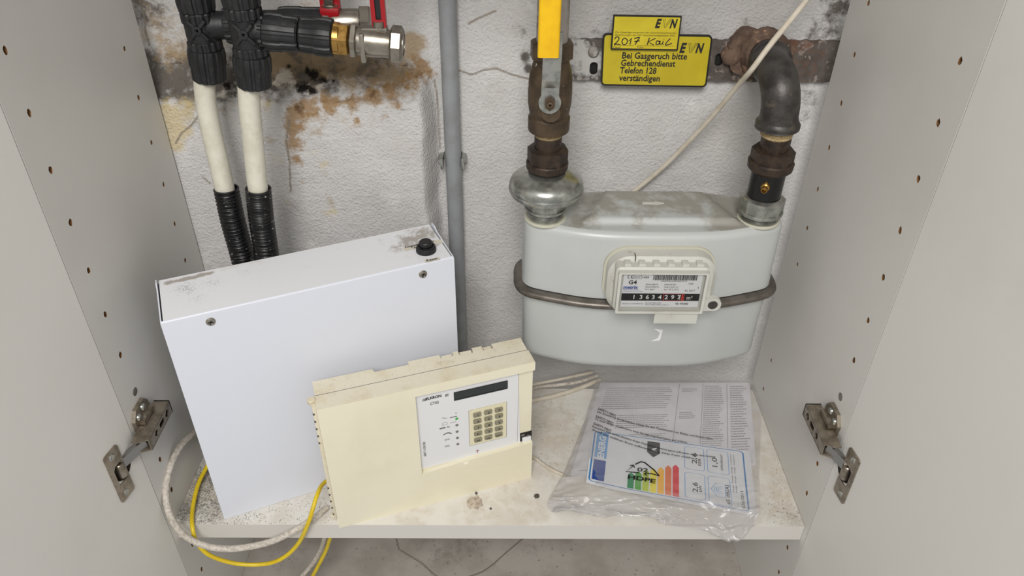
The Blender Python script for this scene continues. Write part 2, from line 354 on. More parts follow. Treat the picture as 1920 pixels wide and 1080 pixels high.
# doors, opened past square, with hinge-cup recess
def door(side, X, ang, uc, zc, zr):
    s, c = math.sin(math.radians(ang)), math.cos(math.radians(ang)); O = V((X, YF-.0015, 0)); D = V((side*s, -c, 0)); Nn = V((-side*c, -s, 0))
    fn = lambda u, v, t: O+D*u+V((0, 0, v))+Nn*t
    mb = MB(); holed(mb, [(0, FLZ-.02), (.37, FLZ-.02), (.37, TOPZ+.018), (0, TOPZ+.018)], [circ(uc-.0075, zc, .0132, 28)], fn, -.018, 0, 0, 1, .012)
    build('door', mb, [m_lam, m_hinge], cab, 0)
    # hinge
    h = MB(); hx = uc+.001
    pl = rrect(uc-.011, uc+.0105, zc-.0335, zc+.0335, .003, 4)
    hole = rrect(uc-.0095, uc+.005, zc-.0125, zc+.0125, .002, 3)
    holed(h, pl, [hole], fn, .0001, .0016, 0, 0, through=True)
    Y0, Y1, z0, z1 = (.5445, .6065, .1465, .1625) if side < 0 else (.5475, .612, .1405, .157)
    sg = -side; xa = X+sg*.0045; xb = X+sg*.0215
    hg = build('hinge', h, m_hinge, cab, 30)
    a = MB()
    # folded arm: top flange, inner web with slots, bottom flange
    prism(a, [(Y0, xa), (Y0, xa+sg*.008), (Y0+.004, xb), (Y1, xb), (Y1, xa)], lambda u, v, t: V((v, u, t)), z1-.0015, z1)
    prism(a, [(Y0, xa), (Y0, xa+sg*.008), (Y0+.004, xb), (Y1, xb), (Y1, xa)], lambda u, v, t: V((v, u, t)), z0, z0+.0015)
    zm = (z0+z1)/2
    holed(a, [(Y0+.004, z0+.001), (Y1, z0+.001), (Y1, z1-.001), (Y0+.004, z1-.001)], [circ(Y1-.012, zm, .0042, 14), rrect(Y1-.032, Y1-.020, zm-.003, zm+.003, .002, 3), circ(Y1-.041, zm, .0036, 14)],
          lambda u, v, t: V((xb+sg*t, u, v)), -.0016, 0, through=True)
    box(a, min(xa, xb), max(xa, xb), Y1-.0015, Y1, z0, z1)
    build('arm', a, m_hinge, hg, 30)
    q = MB(); box(q, min(xa, xb-sg*.008), max(xa, xb-sg*.008), Y0+.006, Y1-.003, z0+.002, z1-.002); build('arm_core', q, m_socket, hg, 0)
    q = MB(); lathe(q, (xb-sg*.003, Y1-.012, zm), (sg, 0, 0), [(.0036, -.004), (.0036, 0), (.003, .0008), (.001, .0004)], 14); build('screw', q, m_nickel, hg)
    q = MB(); lathe(q, (xb-sg*.003, Y1-.041, zm), (sg, 0, 0), [(.003, -.004), (.003, 0), (.0024, .0008), (.001, .0004)], 14); build('screw', q, m_nickel, hg)
    # mounting plate on the side panel
    wp = MB(); yp = (Y0+Y1)/2+.006
    P = [(yp-.016, z0-.012), (yp-.010, z0-.02), (yp+.010, z0-.02), (yp+.016, z0-.012), (yp+.016, z1+.010), (yp+.010, z1+.018), (yp-.010, z1+.018), (yp-.018, z1+.008)]
    prism(wp, P, lambda u, v, t: V((X+sg*t, u, v)), 0, .0042)
    prism(wp, [(yp-.013, z1+.001), (yp+.012, z1+.001), (yp+.012, z1+.006), (yp-.013, z1+.006)], lambda u, v, t: V((X+sg*t, u, v)), .004, .011)
    build('mounting_plate', wp, m_hinge, hg, 20)
    for yy, zz in ((yp+.003, z1+.0115), (yp-.009, z1+.008)):
        q = MB(); lathe(q, (X+sg*.004, yy, zz), (sg, 0, 0), [(.0042, 0), (.004, .0015), (.0028, .0028), (.0008, .0024)], 16); build('screw', q, m_galv, hg)
    # link from the arm into the cup
    q = MB(); A = V(((xa+xb)/2+sg*.001, Y0+.008, zm)); B = fn(uc-.006, zc+.002, -.006)
    d = (B-A); L = d.length; ex = d.normalized(); ez = (V((0, 0, 1))-ex*ex.z).normalized(); ey = ez.cross(ex)
    fr = Matrix(((ex.x, ey.x, ez.x, A.x), (ex.y, ey.y, ez.y, A.y), (ex.z, ey.z, ez.z, A.z), (0, 0, 0, 1)))
    box(q, -.002, L, -.0036, .0036, -.0058, .0058, fr, .0014); build('link', q, m_steel, hg)
    q = MB(); lathe(q, fn(uc-.006, zc-.0095, -.001), (0, 0, 1), [(.0042, 0), (.005, .001), (.005, .018), (.0042, .019)], 20); build('knuckle', q, m_hinge, hg)
    for zz in (zc-.026, zc+.026):
        q = MB(); lathe(q, fn(uc+.001, zz, .0015), Nn, [(.0038, -.0005), (.0038, .0004), (.0028, .0012), (.0012, .0006)], 16); build('screw', q, m_galv, hg)
door(-1, XL, 10, .0345, .1385, 0)
door(1, XR, 6, .026, .1305, 0)

# ================================================================== SHELF
sh = MB(); gsh = gridtop(XL+.0004, XR-.0004, YS, .8035, 0, .0248, .003)
sh = build('shelf', gsh, [m_shelf, m_shelfedge], None, 0, fix=False)
zs = 0
paint(sh, {'speck': [(at(x, y, Z=0), r, v) for x, y, r, v in ((385, 900, .05, .62), (360, 950, .035, .66), (400, 950, .04, .55), (420, 860, .05, .6), (460, 965, .03, .4), (540, 950, .04, .32), (600, 935, .04, .3), (1480, 960, .03, .42), (1460, 900, .03, .3), (1015, 800, .03, .42), (1010, 860, .03, .3), (1050, 760, .03, .3), (1040, 950, .03, .2))],
           'smudge': [(at(x, y, Z=0), r, v) for x, y, r, v in ((780, 960, .04, .5), (900, 950, .05, .5), (1000, 960, .04, .55), (970, 925, .05, .5), (1470, 940, .05, .6), (1450, 870, .06, .6), (1030, 800, .07, .7), (1040, 870, .05, .5), (500, 960, .04, .4), (370, 930, .06, .5))],
           'spot': [(at(x, y, Z=0), r, v) for x, y, r, v in ((1490, 975, .02, .6), (850, 925, .01, .4), (1440, 960, .04, .45), (1100, 960, .03, .4))]}, Matrix())
tag(sh, 'dirty white laminate shelf carrying the metal box, the alarm unit and the bag', 'shelf')

# ================================================================== WALL
def blockmask(x):                     # masonry block on the left
    t = min(1, max(0, (x+.100)/.018)); return 1-(t*t*(3-2*t))
xs = list(np.arange(-.42, .40, .0021)); nx = len(xs)
prof = []                             # (wallY, wallZ, blockY, blockZ)
def n3(x, y, z, s): return mn.noise(V((x*s, y*s, z*s)))
zb, zfr, yb = .451, .421, .815
nl = 26
z = FLZ-.03; low = [];
while z < zfr-.004: low.append(z); z += (.0021 if z > -.02 else .01)
for zz in low: prof.append((YW, zz, yb, zz))
for i in range(nl+1):                 # rounded front edge and ledge going back
    t = i/nl
    if t < .25: a = t/.25*math.pi/2; by, bz = yb+.006*(1-math.cos(a)), zfr-.004+.006*math.sin(a)
    else: q = (t-.25)/.75; by, bz = yb+.006+(YW-yb-.006)*q, zfr+.002+(zb-zfr-.002)*q
    prof.append((YW, zfr-.004+(zb-zfr+.004)*t, by, bz))
z = zb+.0021
while z < 1.0: prof.append((YW, z, YW, z)); z += (.0021 if z < .56 else .02)
vs = np.empty((len(prof), nx, 3))
for j, (wy, wz, by, bz) in enumerate(prof):
    ledge = len(low) <= j <= len(low)+nl
    for i, x in enumerate(xs):
        k = blockmask(x+.006*n3(x, 0, bz, 22)); y = wy+(by-wy)*k; zz = wz+(bz-wz)*k
        d = .0012*n3(x, 1, zz, 14)+.0003*n3(x, 2, zz, 95)
        if k > .5: d += .0008*n3(x, 4, zz, 40)+.0006*n3(x, 7, zz, 260)
        dz = 0
        if k > .5 and ledge: dz = .004*n3(x, y, 3, 55)+.003*n3(x, y, 5, 140)
        elif k > .5 and j > len(low)-14 and j < len(low): dz = .002*n3(x, y, 3, 55)*(j-len(low)+14)/14
        # notch in the block near the left where the pipes go
        vs[j, i] = (x, y-d, zz+dz)
mb = MB(); ny = len(prof)
me = bpy.data.meshes.new('wall_back')
idx = np.arange(ny*nx).reshape(ny, nx)
fc = np.stack([idx[:-1, :-1], idx[:-1, 1:], idx[1:, 1:], idx[1:, :-1]], -1).reshape(-1, 4)
me.from_pydata(vs.reshape(-1, 3).tolist(), [], fc.tolist()); me.materials.append(m_wall); me.shade_smooth()
wall = bpy.data.objects.new('wall_back', me); COL.objects.link(wall); wall['kind'] = 'structure'; WM['wall_back'] = Matrix()
bvh = BVHTree.FromPolygons([tuple(v) for v in vs.reshape(-1, 3)], fc.tolist())
def hit(x, y, b=None):
    p = (b or bvh).ray_cast(CAM, ray(x, y).normalized())[0]; return p if p else at(x, y, Y=YW)
def blobs(L, rs=1.25, vs_=1.4): return [(hit(x, y), plen(r, hit(x, y))*rs, v*vs_) for x, y, r, v in L]
paint(wall, {
 'rust': blobs([(790, 130, 26, .6), (770, 150, 24, .55), (735, 168, 22, .6), (700, 182, 24, .62), (660, 188, 22, .6), (620, 192, 22, .6), (580, 200, 20, .65), (555, 212, 20, .7), (550, 240, 18, .7), (552, 270, 18, .6), (556, 300, 14, .45), (670, 225, 8, .5), (670, 260, 6, .42), (740, 196, 14, .5), (720, 215, 14, .3), (505, 195, 14, .3), (420, 195, 20, .25), (395, 300, 8, .2), (565, 340, 10, .25), (410, 205, 14, .3)]),
 'rustd': blobs([(560, 205, 12, .5), (700, 180, 12, .4), (790, 140, 14, .4), (1515, 110, 20, .5), (1440, 75, 20, .35)]),
 'tan': blobs([(780, 80, 22, .7), (778, 100, 18, .6), (300, 60, 60, .42), (390, 90, 50, .4), (320, 90, 40, .5), (580, 30, 40, .35), (600, 100, 60, .5), (660, 120, 60, .5), (740, 130, 50, .5), (590, 230, 40, .35), (640, 215, 50, .35), (610, 320, 25, .22), (520, 120, 60, .5), (620, 380, 20, .25), (505, 260, 20, .3), (500, 420, 14, .3)]),
 'dark': blobs([(300, 150, 60, .62), (350, 150, 60, .6), (420, 150, 50, .6), (500, 140, 50, .62), (560, 130, 50, .7), (620, 120, 50, .65), (680, 125, 45, .6), (740, 125, 40, .5), (270, 20, 50, .45), (320, 165, 25, .4), (600, 150, 40, .55), (690, 150, 35, .4), (490, 170, 30, .35), (1120, 70, 22, .3), (985, 105, 12, .55), (990, 130, 10, .5), (1500, 190, 40, .35), (1530, 60, 30, .35), (1400, 60, 26, .3), (430, 210, 25, .18), (1080, 55, 18, .25), (1568, 20, 30, .5), (1560, 60, 25, .45), (1550, 100, 20, .4), (1050, 20, 14, .3), (1060, 90, 18, .4), (980, 60, 20, .3)]),
 'black': blobs([(590, 140, 14, .6), (605, 150, 12, .55), (575, 133, 10, .5), (570, 165, 15, .65), (585, 170, 10, .6), (555, 160, 10, .45), (430, 160, 12, .5), (445, 175, 10, .45), (500, 155, 10, .45), (540, 128, 9, .5), (370, 160, 12, .4), (625, 152, 4, .6)]),
 'pale': blobs([(530, 145, 18, .6), (545, 155, 10, .5), (600, 162, 8, .5), (420, 175, 14, .5)]),
 'yell': blobs([(325, 215, 26, .7), (335, 245, 22, .75), (330, 270, 16, .65), (350, 205, 22, .5), (520, 300, 14, .35), (500, 200, 20, .4), (600, 300, 30, .3), (540, 380, 10, .4), (620, 400, 16, .4)]),
 'crack': [('line', [hit(*q) for q in L], .0012, 1.3) for L in ([(262, 0), (266, 18), (272, 40), (273, 62), (280, 85)], [(372, 218), (358, 236), (340, 250), (330, 268)], [(860, 132), (885, 140), (905, 132), (930, 128), (960, 140), (1000, 150)], [(878, 45), (895, 35), (930, 20)], [(543, 225), (537, 260), (543, 310), (545, 360)], [(815, 150), (822, 200), (826, 280)], [(380, 332), (395, 345)])],
})
# floor and ceiling of the room corner are never seen; the cupboard stands against this wall

# ================================================================== CONDUIT
cz = thing('electrical_conduit', 'straight grey plastic conduit pipe running down the wall behind the metal box', 'pipe', (-.065, .8385, .001))
q = MB(); tube(q, [(-.065, .8385, z) for z in (-.2, .2, .4, .6, .9)], .0098, 24, 4); build('pipe', q, m_grey, cz)
q = MB(); p0 = at(848, 300, Y=.835)
for sx in (-1, 1):
    lathe(q, (p0.x+sx*.0145-.0003, .8499, p0.z), (0, -1, 0), [(.003, -.004), (.003, .016), (.002, .018)], 10)
    box(q, p0.x+sx*.0125-.0015, p0.x+sx*.0125+.0015, .829, .8485, p0.z-.010, p0.z+.004, bev=.0006)
box(q, p0.x-.012, p0.x+.012, .8485, .8495, p0.z-.005, p0.z+.005)
build('pipe_clip', q, m_galv, cz)

# ================================================================== MOUNTING RAIL AND SIGNS
rl = thing('mounting_rail', 'flat dirty steel rail with slots, half painted over, behind the yellow signs', 'rail', (.2, .81, .455))
# rail face: gridded so that paint and rust can be painted; slots punched
def slot(cx, cz, wd, ht): return rrect(cx-wd/2, cx+wd/2, cz-ht/2, cz+ht/2, min(wd, ht)*.45, 4)
q = MB(); zr0, zr1 = .4405, .4865
sl = [at(1113, 128, Y=.842), at(1348, 112, Y=.842), at(1205, 110, Y=.842)]
pts = [(.050+i*.33/62, zr0+.0008*math.sin(i*1.7)) for i in range(63)]+[(.380-i*.33/62, zr1+.0008*math.sin(i*2.3)) for i in range(63)]
holed(q, pts, [slot(s.x, s.z, .009, .014) for s in sl], lambda u, v, t: V((u, .842+t, v)), .007, 0, 0, 1, .006)
ro = build('rail_bar', q, [m_rail, m_socket], rl, 0)
paint(ro, {'white': [((x, .842, z), r, v) for x, z, r, v in ((.075, .475, .02, 1), (.09, .46, .02, 1), (.07, .45, .02, .5), (.105, .47, .015, .8))],
           'rust': [((x, .842, z), r, v) for x, z, r, v in ((.27, .48, .03, .6), (.30, .48, .05, .7), (.33, .47, .04, .6), (.21, .49, .02, .5))]})
c0 = at(1113, 98, Y=.84)
q = MB(); lathe(q, (c0.x, .843, c0.z), (0, -1, 0), [(.0065, 0), (.0062, .003), (.0045, .0048), (.001, .0052)], 16); build('rail_bolt', q, m_greypaint, rl)
# yellow warning sign
def sign_frame(p, ux, uz, ny):
    return lambda u, v, t=0: V(p)+V(ux)*u+V(uz)*v+V(ny)*t
tl, tr, bl, br = [at(a, b, Y=.834) for a, b in ((1133, 62), (1339, 66), (1126, 160), (1329, 163))]
W_ = (tr-tl).length; H_ = (tl-bl).length; ux = (tr-tl+br-bl).normalized(); uz = (tl-bl+tr-br).normalized()
sg = thing('warning_sign', 'larger yellow plastic gas warning sign with rounded black border screwed to the rail', 'sign', (bl.x, .837, bl.z))
SF = lambda u, v, t=0: bl+ux*u+uz*v+V((0, -1, 0))*t
q = MB(); prism(q, rrect(0, W_, 0, H_, .005), SF, -.002, .001); build('plate', q, m_signb, sg, 30)
q = MB(); bw = .0019; flat(q, rrect(bw, W_-bw, bw, H_-bw, .0035), lambda u, v: SF(u, v, .00115)); build('face', q, m_signy, sg, 0)
q = MB(); fn = lambda u, v: SF(u, v, .0014)
kx = W_/206; ky = H_/98                                 # sign is 206 x 98 picture units
for s, x, y, wd in (('Bei Gasgeruch bitte', 35, 53, 124), ('Gebrechendienst', 34, 39, 104), ('Telefon 128', 33, 25, 70), ('verständigen', 32, 10.5, 79)):
    text(q, s, fn, (x+3)*kx, y*ky, 16.5*ky, wd*kx, bold=.022, shear=.08)
def evn(q, fn, x, y, h, wd):
    text(q, 'E', fn, x, y, h*1.42, wd*.29, bold=.045, shear=.28); text(q, 'N', fn, x+wd*.66, y, h*1.42, wd*.34, bold=.045, shear=.28)
    v0 = [(x+wd*.36, y+h), (x+wd*.43, y), (x+wd*.47, y), (x+wd*.72, y+h), (x+wd*.64, y+h), (x+wd*.475, y+h*.28), (x+wd*.44, y+h)]
    stroke(q, v0, h*.05, fn, closed=True)
evn(q, fn, 146*kx, 66*ky, 17*ky, 46*kx)
build('lettering', q, m_ink, sg, 0)
tl, tr, bl2, br = [at(a, b, Y=.829) for a, b in ((1150, 28), (1279, 30), (1145, 93), (1273, 96))]
W2 = (tr-tl).length; H2 = (tl-bl2).length; ux2 = (tr-tl).normalized(); uz2 = (tl-bl2).normalized()
st = thing('inspection_sticker', 'smaller yellow inspection plate dated 2017 by hand, overlapping the larger sign', 'sign', (bl2.x, .831, bl2.z))
SF2 = lambda u, v, t=0: bl2+ux2*u+uz2*v+V((0, -1, 0))*t
q = MB(); prism(q, rrect(0, W2, 0, H2, .0008, 2), SF2, -.0022, 0); build('plate', q, m_signb, st, 30)
q = MB(); bw = .0016; flat(q, rrect(bw, W2-bw, bw, H2-bw, .0004, 1), lambda u, v: SF2(u, v, .0002)); build('face', q, m_sticky, st, 0)
q = MB(); fn = lambda u, v: SF2(u, v, .0004); kx = W2/129; ky = H2/65
evn(q, fn, 80*kx, 43*ky, 16*ky, 42*kx)
text(q, 'Die Gasanlage entspricht den sicherheitstechnischen', fn, 6*kx, 32*ky, 4.6*ky, 116*kx, shear=.2)
text(q, 'Bestimmungen des NÖ Gassicherheitsgesetzes 2002', fn, 6*kx, 27*ky, 4.6*ky, 114*kx, shear=.2)
text(q, 'Datum', fn, 5*kx, 3.5*ky, 4.6*ky, 14*kx); text(q, 'Prüfer', fn, 50*kx, 4*ky, 4.6*ky, 13*kx)
stroke(q, [(5*kx, 8.5*ky), (44*kx, 8.5*ky)], .0003, fn); stroke(q, [(50*kx, 8.5*ky), (120*kx, 8.5*ky)], .0003, fn)
build('lettering', q, m_ink, st, 0)
q = MB()
hw = [[(6, 20), (8, 24), (13, 24), (14, 20), (10, 14), (6, 10), (10, 11), (18, 10)], [(25, 23), (21, 19), (21, 13), (25, 10), (30, 13), (30, 19), (25, 23)], [(33, 17), (38, 23), (36, 10)],
      [(43, 22), (53, 24), (49, 17), (46, 10)], [(44, 16), (54, 18)], [(72, 24), (69, 10)], [(84, 23), (70, 16), (82, 10)], [(92, 17), (87, 18), (86, 12), (91, 12), (93, 18), (93, 12), (97, 13)],
      [(99, 18), (98, 12), (101, 12)], [(99.5, 21), (100.2, 21.6)], [(112, 23), (106, 16), (104, 11), (108, 11), (116, 14)]]
for P in hw:
    P = [p[:] for p in P]; C = catmull([V((a, b, 0)) for a, b in P], 5) if len(P) > 3 else [V((a, b, 0)) for a, b in P]
    stroke(q, [(p.x*kx, p.y*ky) for p in C], .0011, fn)
build('handwriting', q, m_ink, st, 0)

# ================================================================== GAS INLET: VALVE + UNION + REGULATOR (left)
YP = .722
def ax(px, py): p = at(px, py, Y=YP); return p
PX = .0422
gv = thing('gas_valve', 'brown bronze gas ball valve with long yellow lever handle above the meter', 'valve', (PX, YP, .39))
Zv = lambda y: at(1028, y, Y=YP).z
q = MB(); dz = (0, 0, 1)
lathe(q, (PX, YP, 0), dz, [(.0205, Zv(243)), (.0212, Zv(240)), (.0212, Zv(218)), (.0195, Zv(214)), (.0205, Zv(205)), (.0218, Zv(190)), (.0220, Zv(170)), (.0214, Zv(150)), (.0205, Zv(135)), (.0175, Zv(115)), (.0172, Zv(108))], 40)
hexnut(q, (PX, YP, 0), dz, .0195, Zv(110), Zv(75), 8, ch=.002)
lathe(q, (PX, YP-.012, Zv(192)), (0, -1, 0), [(.013, 0), (.0125, .010), (.0095, .0125), (.0092, .016)], 28)
build('valve_body', q, m_bronze, gv)
q = MB(); tube(q, [(PX, YP, z) for z in (Zv(80), .62, .75, .9)], .0152, 26, 3)
build('supply_pipe', q, m_greypaint, gv)
# lever: flat steel strip with step, washer eye, and yellow grip
q = MB(); YL = YP-.030; e = at(1031, 194, Y=YL-.001)
prism(q, circ(e.x, e.z, .0108, 28), lambda u, v, t: V((u, YL+t, v)), 0, .0022)
hl = at(1029, 165, Y=YL); hu = at(1029, 148, Y=YL)
sec = [(e.z+.004, YL), (hl.z, YL-.0005), (hu.z, YL-.006), (at(1028, 100, Y=YL-.012).z+.002, YL-.012), (at(1028, 60, Y=YL-.012).z, YL-.013)]
for (z0, y0), (z1, y1) in zip(sec, sec[1:]):
    wz = .0085
    q.add([(e.x-wz, y0, z0), (e.x+wz, y0, z0), (e.x+wz, y0+.0022, z0), (e.x-wz, y0+.0022, z0), (e.x-wz, y1, z1), (e.x+wz, y1, z1), (e.x+wz, y1+.0022, z1), (e.x-wz, y1+.0022, z1)],
          [(0, 1, 5, 4), (1, 2, 6, 5), (2, 3, 7, 6), (3, 0, 4, 7), (0, 3, 2, 1), (4, 5, 6, 7)])
build('lever', q, m_galv, gv, 20)
q = MB(); prism(q, [(e.x+.0055*math.cos(a), e.z+.0068*math.sin(a)) for a in [math.radians(90+60*i) for i in range(6)]], lambda u, v, t: V((u, YL+t, v)), -.004, 0)
lathe(q, (e.x, YL-.003, e.z), (0, -1, 0), [(.003, 0), (.003, .003), (.0012, .0034), (.001, .001)], 14)
build('spindle_nut', q, m_bronze, gv, 20)
g0 = at(1028, 107, Y=YL-.014)
q = MB(); prism(q, rrect(g0.x-.0098, g0.x+.0098, -.0046, .0046, .0028, 4), lambda u, v, t: V((u, YL-.0125+v, t)), g0.z, g0.z+.095)
build('grip', q, m_yellow, gv, 40)
q = MB(); lathe(q, (PX, YP, 0), dz, [(.0145, Zv(243)), (.0152, Zv(245)), (.0145, Zv(248)), (.0152, Zv(250)), (.014, Zv(253)), (.014, Zv(256))], 24)
build('hemp_winding', q, m_hemp, gv)
un = MB()
lathe(un, (PX, YP, 0), dz, [(.0142, Zv(254)), (.0142, Zv(290))], 26)
hexnut(un, (PX, YP, 0), dz, .0198, Zv(303), Zv(276), 8, rot=.2)
lathe(un, (PX, YP, 0), dz, [(.0195, Zv(317)), (.0218, Zv(313)), (.0222, Zv(303)), (.0212, Zv(301))], 32)
build('union_nut', un, m_iron, gv)
rg = thing('gas_regulator', 'round flat galvanised steel pressure regulator on the left meter connection', 'regulator', (PX, YP, .334))
q = MB()
lathe(q, (PX, YP, 0), dz, [(.021, Zv(370)), (.030, Zv(366)), (.0385, Zv(359)), (.0402, Zv(353)), (.0402, Zv(350)), (.0392, Zv(348.5)), (.0396, Zv(345)), (.0392, Zv(340)), (.0372, Zv(334)), (.033, Zv(329)), (.026, Zv(323)), (.019, Zv(319))], 56)
build('housing', q, m_galv, rg)
q = MB()                                    # pressed rib on the dome
a = V((PX+.002, YP-.024, Zv(322)-.002)); 
box(q, .0, .034, -.0012, .0012, -.012, .006, Matrix.Translation(V((PX+.002, YP-.025, Zv(337)))) @ Matrix.Rotation(.55, 4, 'Z'), .001)
build('rib', q, m_galv, rg)
q = MB()
hexnut(q, (PX, YP, 0), dz, .0210, Zv(391), Zv(368), 10, rot=.1)
lathe(q, (PX, YP, 0), dz, [(.0228, Zv(389)), (.0232, Zv(387)), (.0228, Zv(385))], 32)
build('connection_nut', q, m_galv, rg)
q = MB()
for k in range(3): lathe(q, (PX, YP, 0), dz, [(.0195, Zv(391)-.0022*k), (.0208, Zv(391)-.0022*k-.001), (.0195, Zv(391)-.0022*k-.002)], 32)
build('thread', q, m_galv, rg)

# ================================================================== GAS OUTLET (right): flange, elbow, union, sleeve, nut
PR = .2765
Zr = lambda y: at(1440, y, Y=YP).z
go = thing('gas_outlet_pipe', 'dark cast iron elbow pipe dropping from the rusty flange onto the meter', 'pipe', (PR, YP, .335))
q = MB(); fcx, fcz = .284, .476
P = []
for i in range(36): a = 2*math.pi*i/36; r = .030*(1+.10*math.sin(3*a+1)+.07*math.sin(7*a)); P.append((fcx-.006+r*math.cos(a)*1.15, fcz-.001+r*math.sin(a)*.85))
prism(q, P, lambda u, v, t: V((u, t, v)), .850, .832)
lathe(q, (fcx, .838, fcz), (-.1, -1, .06), [(.027, 0), (.028, .006), (.026, .012), (.023, .015), (.022, .02)], 32, rf=lambda a, t: 1+.03*math.sin(5*a))
lathe(q, (fcx-.034, .842, fcz-.004), (0, -1, 0), [(.012, 0), (.0115, .008), (.008, .012), (.003, .013)], 8)
build('flange', q, m_rust, go, 50)
q = MB(); path = [(fcx, .835, fcz), (fcx-.003, .80, fcz+.003)]; fex, fez = .268, .487
R0 = .030; cy = YP+R0; cz_ = fez-R0
for i in range(13): a = math.radians(90*i/12); path.append((fex+(PR-.003-fex)*i/12, cy-R0*math.sin(a), cz_+R0*math.cos(a)))
path += [(PR-.0025, YP, cz_-.008), (PR-.002, YP, Zr(238))]
tot = sum((V(a)-V(b)).length for a, b in zip(path, path[1:]))
tube(q, path, .0188, 32, 1, smooth=False, rfun=lambda s: .0188 if s < tot-.012 else .0188+.0034*math.sin(min(1, (s-tot+.012)/.007)*math.pi/2))
lathe(q, (fcx-.005, .797, fcz+.004), (-.15, -1, .1), [(.0185, 0), (.0222, .003), (.0222, .009), (.0188, .013)], 32)
lathe(q, (PR-.002, YP, 0), dz, [(.0205, Zr(238)), (.0222, Zr(235)), (.0222, Zr(229)), (.0190, Zr(222))], 32)
build('elbow', q, m_castiron, go, 50)
q = MB(); lathe(q, (PR-.001, YP, 0), dz, [(.0145, Zr(256)), (.0160, Zr(253)), (.0155, Zr(250)), (.0166, Zr(247)), (.016, Zr(244)), (.0172, Zr(240)), (.016, Zr(236))], 24); build('hemp_winding', q, m_hemp, go)
q = MB(); lathe(q, (PR, YP, 0), dz, [(.0150, Zr(290)), (.0150, Zr(250))], 10)
hexnut(q, (PR, YP, 0), dz, .0205, Zr(308), Zr(278), 8, rot=.35)
lathe(q, (PR, YP, 0), dz, [(.0205, Zr(318)), (.0232, Zr(313)), (.0238, Zr(302)), (.022, Zr(299))], 32)
build('union_nut', q, m_iron, go)
q = MB(); lathe(q, (PR, YP, 0), dz, [(.0178, Zr(372)), (.0178, Zr(312))], 32); build('black_sleeve', q, m_sleeveb, go)
q = MB(); e2 = at(1428, 352, Y=YP-.02); lathe(q, (PR-.006, YP-.016, e2.z), (-.45, -1, -.12), [(.0045, 0), (.0045, .004), (.0033, .005), (.0033, .010), (.0022, .0105), (.002, .006)], 10)
build('test_nipple', q, m_brass, go)
q = MB(); hexnut(q, (PR, YP, 0), dz, .0222, Zr(397), Zr(366), 8, rot=.2, ch=.002)
lathe(q, (PR, YP, 0), dz, [(.0238, Zr(396)), (.0244, Zr(393)), (.0238, Zr(390))], 32)
build('connection_nut', q, m_galv, go)
q = MB()
for k in range(3): lathe(q, (PR, YP, 0), dz, [(.0195, Zr(397)-.0022*k), (.0210, Zr(397)-.0022*k-.001), (.0195, Zr(397)-.0022*k-.002)], 32)
build('thread', q, m_galv, go)

# ================================================================== GAS METER
MC = V((.162, .7375, 0)); ZT, ZB, ZRIM = .330, .139, .2405
gm = thing('gas_meter', 'light grey sheet steel gas meter hanging between the two gas pipes', 'gas meter', (.162, .7375, ZB))
half = [(.1425, 0), (.1425, .012), (.1405, .021), (.134, .0285), (.122, .034), (.105, .0395), (.085, .0455), (.065, .0495), (.04, .0518), (0, .0525)]
def outline(off=0, dy=0):
    q = [(x, y) for x, y in half]; P = q+[(-x, y) for x, y in q[::-1][1:]]; P = P+[(x, -y) for x, y in P[::-1][1:-1]]
    n = len(P); out = []
    for i in range(n):
        a = V((*P[i-1], 0)); b = V((*P[(i+1) % n], 0)); t = (b-a).normalized(); nrm = V((t.y, -t.x, 0)); out.append((P[i][0]+nrm.x*off, P[i][1]+nrm.y*off))
    return out
def smoothpoly(P, k=3):
    n = len(P); Q = []
    for i in range(n):
        a, b, c, d = [V((*P[(i+j) % n], 0)) for j in (-1, 0, 1, 2)]
        for s in range(k): t = s/k; v = .5*((2*b)+(c-a)*t+(2*a-5*b+4*c-d)*t*t+(3*b-a-3*c+d)*t**3); Q.append((v.x, v.y))
    return Q
def loft(mb, rings, cap0=True, cap1=True, mi=0):
    n = len(rings[0]); vs = [p for r in rings for p in r]; fs = []
    for k in range(len(rings)-1):
        for i in range(n): j = (i+1) % n; fs.append((k*n+i, k*n+j, (k+1)*n+j, (k+1)*n+i))
    if cap0: fs.append(tuple(range(n))[::-1])
    if cap1: fs.append(tuple((len(rings)-1)*n+i for i in range(n)))
    mb.add(vs, fs, mi)
def ring(off, z): return [(MC.x+x, MC.y+y, z) for x, y in smoothpoly(outline(off))]
s0 = 1 if (V((*outline(.01)[0], 0)).length > .1425) else -1
rg_ = lambda off, z: ring(off*s0, z)
q = MB(); rr = .009
R_ = [rg_(-rr+rr*math.sin(a), ZT-rr+rr*math.cos(a)) for a in [math.radians(x) for x in range(15, 91, 15)]]
loft(q, R_+[rg_(0.0005, ZRIM+.03), rg_(.0015, ZRIM+.006)], cap0=False, cap1=False)
rb = .013
R2 = [rg_(.0005, ZRIM-.004), rg_(-.001, ZRIM-.05)]+[rg_(-.001-rb+rb*math.cos(a), ZB+rb-rb*math.sin(a)) for a in [math.radians(x) for x in range(0, 91, 15)]]
loft(q, R2, cap0=False, cap1=True)
build('housing', q, m_meter, gm, 40)
# top plate: polar grid with raised centre panel, dusty
q = MB(); base = rg_(-rr, ZT); cN = len(base); NR = 26
def topz(x, y):
    u = (x-MC.x-.006)/.078; v = (y-MC.y-.004)/.036; d = max(abs(u)**1.0+.18*v, abs(v)); t = min(1, max(0, (1-d)/.17)); return ZT+.0062*t*t*(3-2*t)
top = []
for k in range(NR+1):
    f_ = k/NR
    for p in rg_(-rr-.0, ZT): x = MC.x+(p[0]-MC.x)*f_; y = MC.y+(p[1]-MC.y)*f_; top.append((x, y, topz(x, y)))
fs = []
for k in range(NR):
    for i in range(cN): j = (i+1) % cN; fs.append((k*cN+i, (k+1)*cN+i, (k+1)*cN+j, k*cN+j))
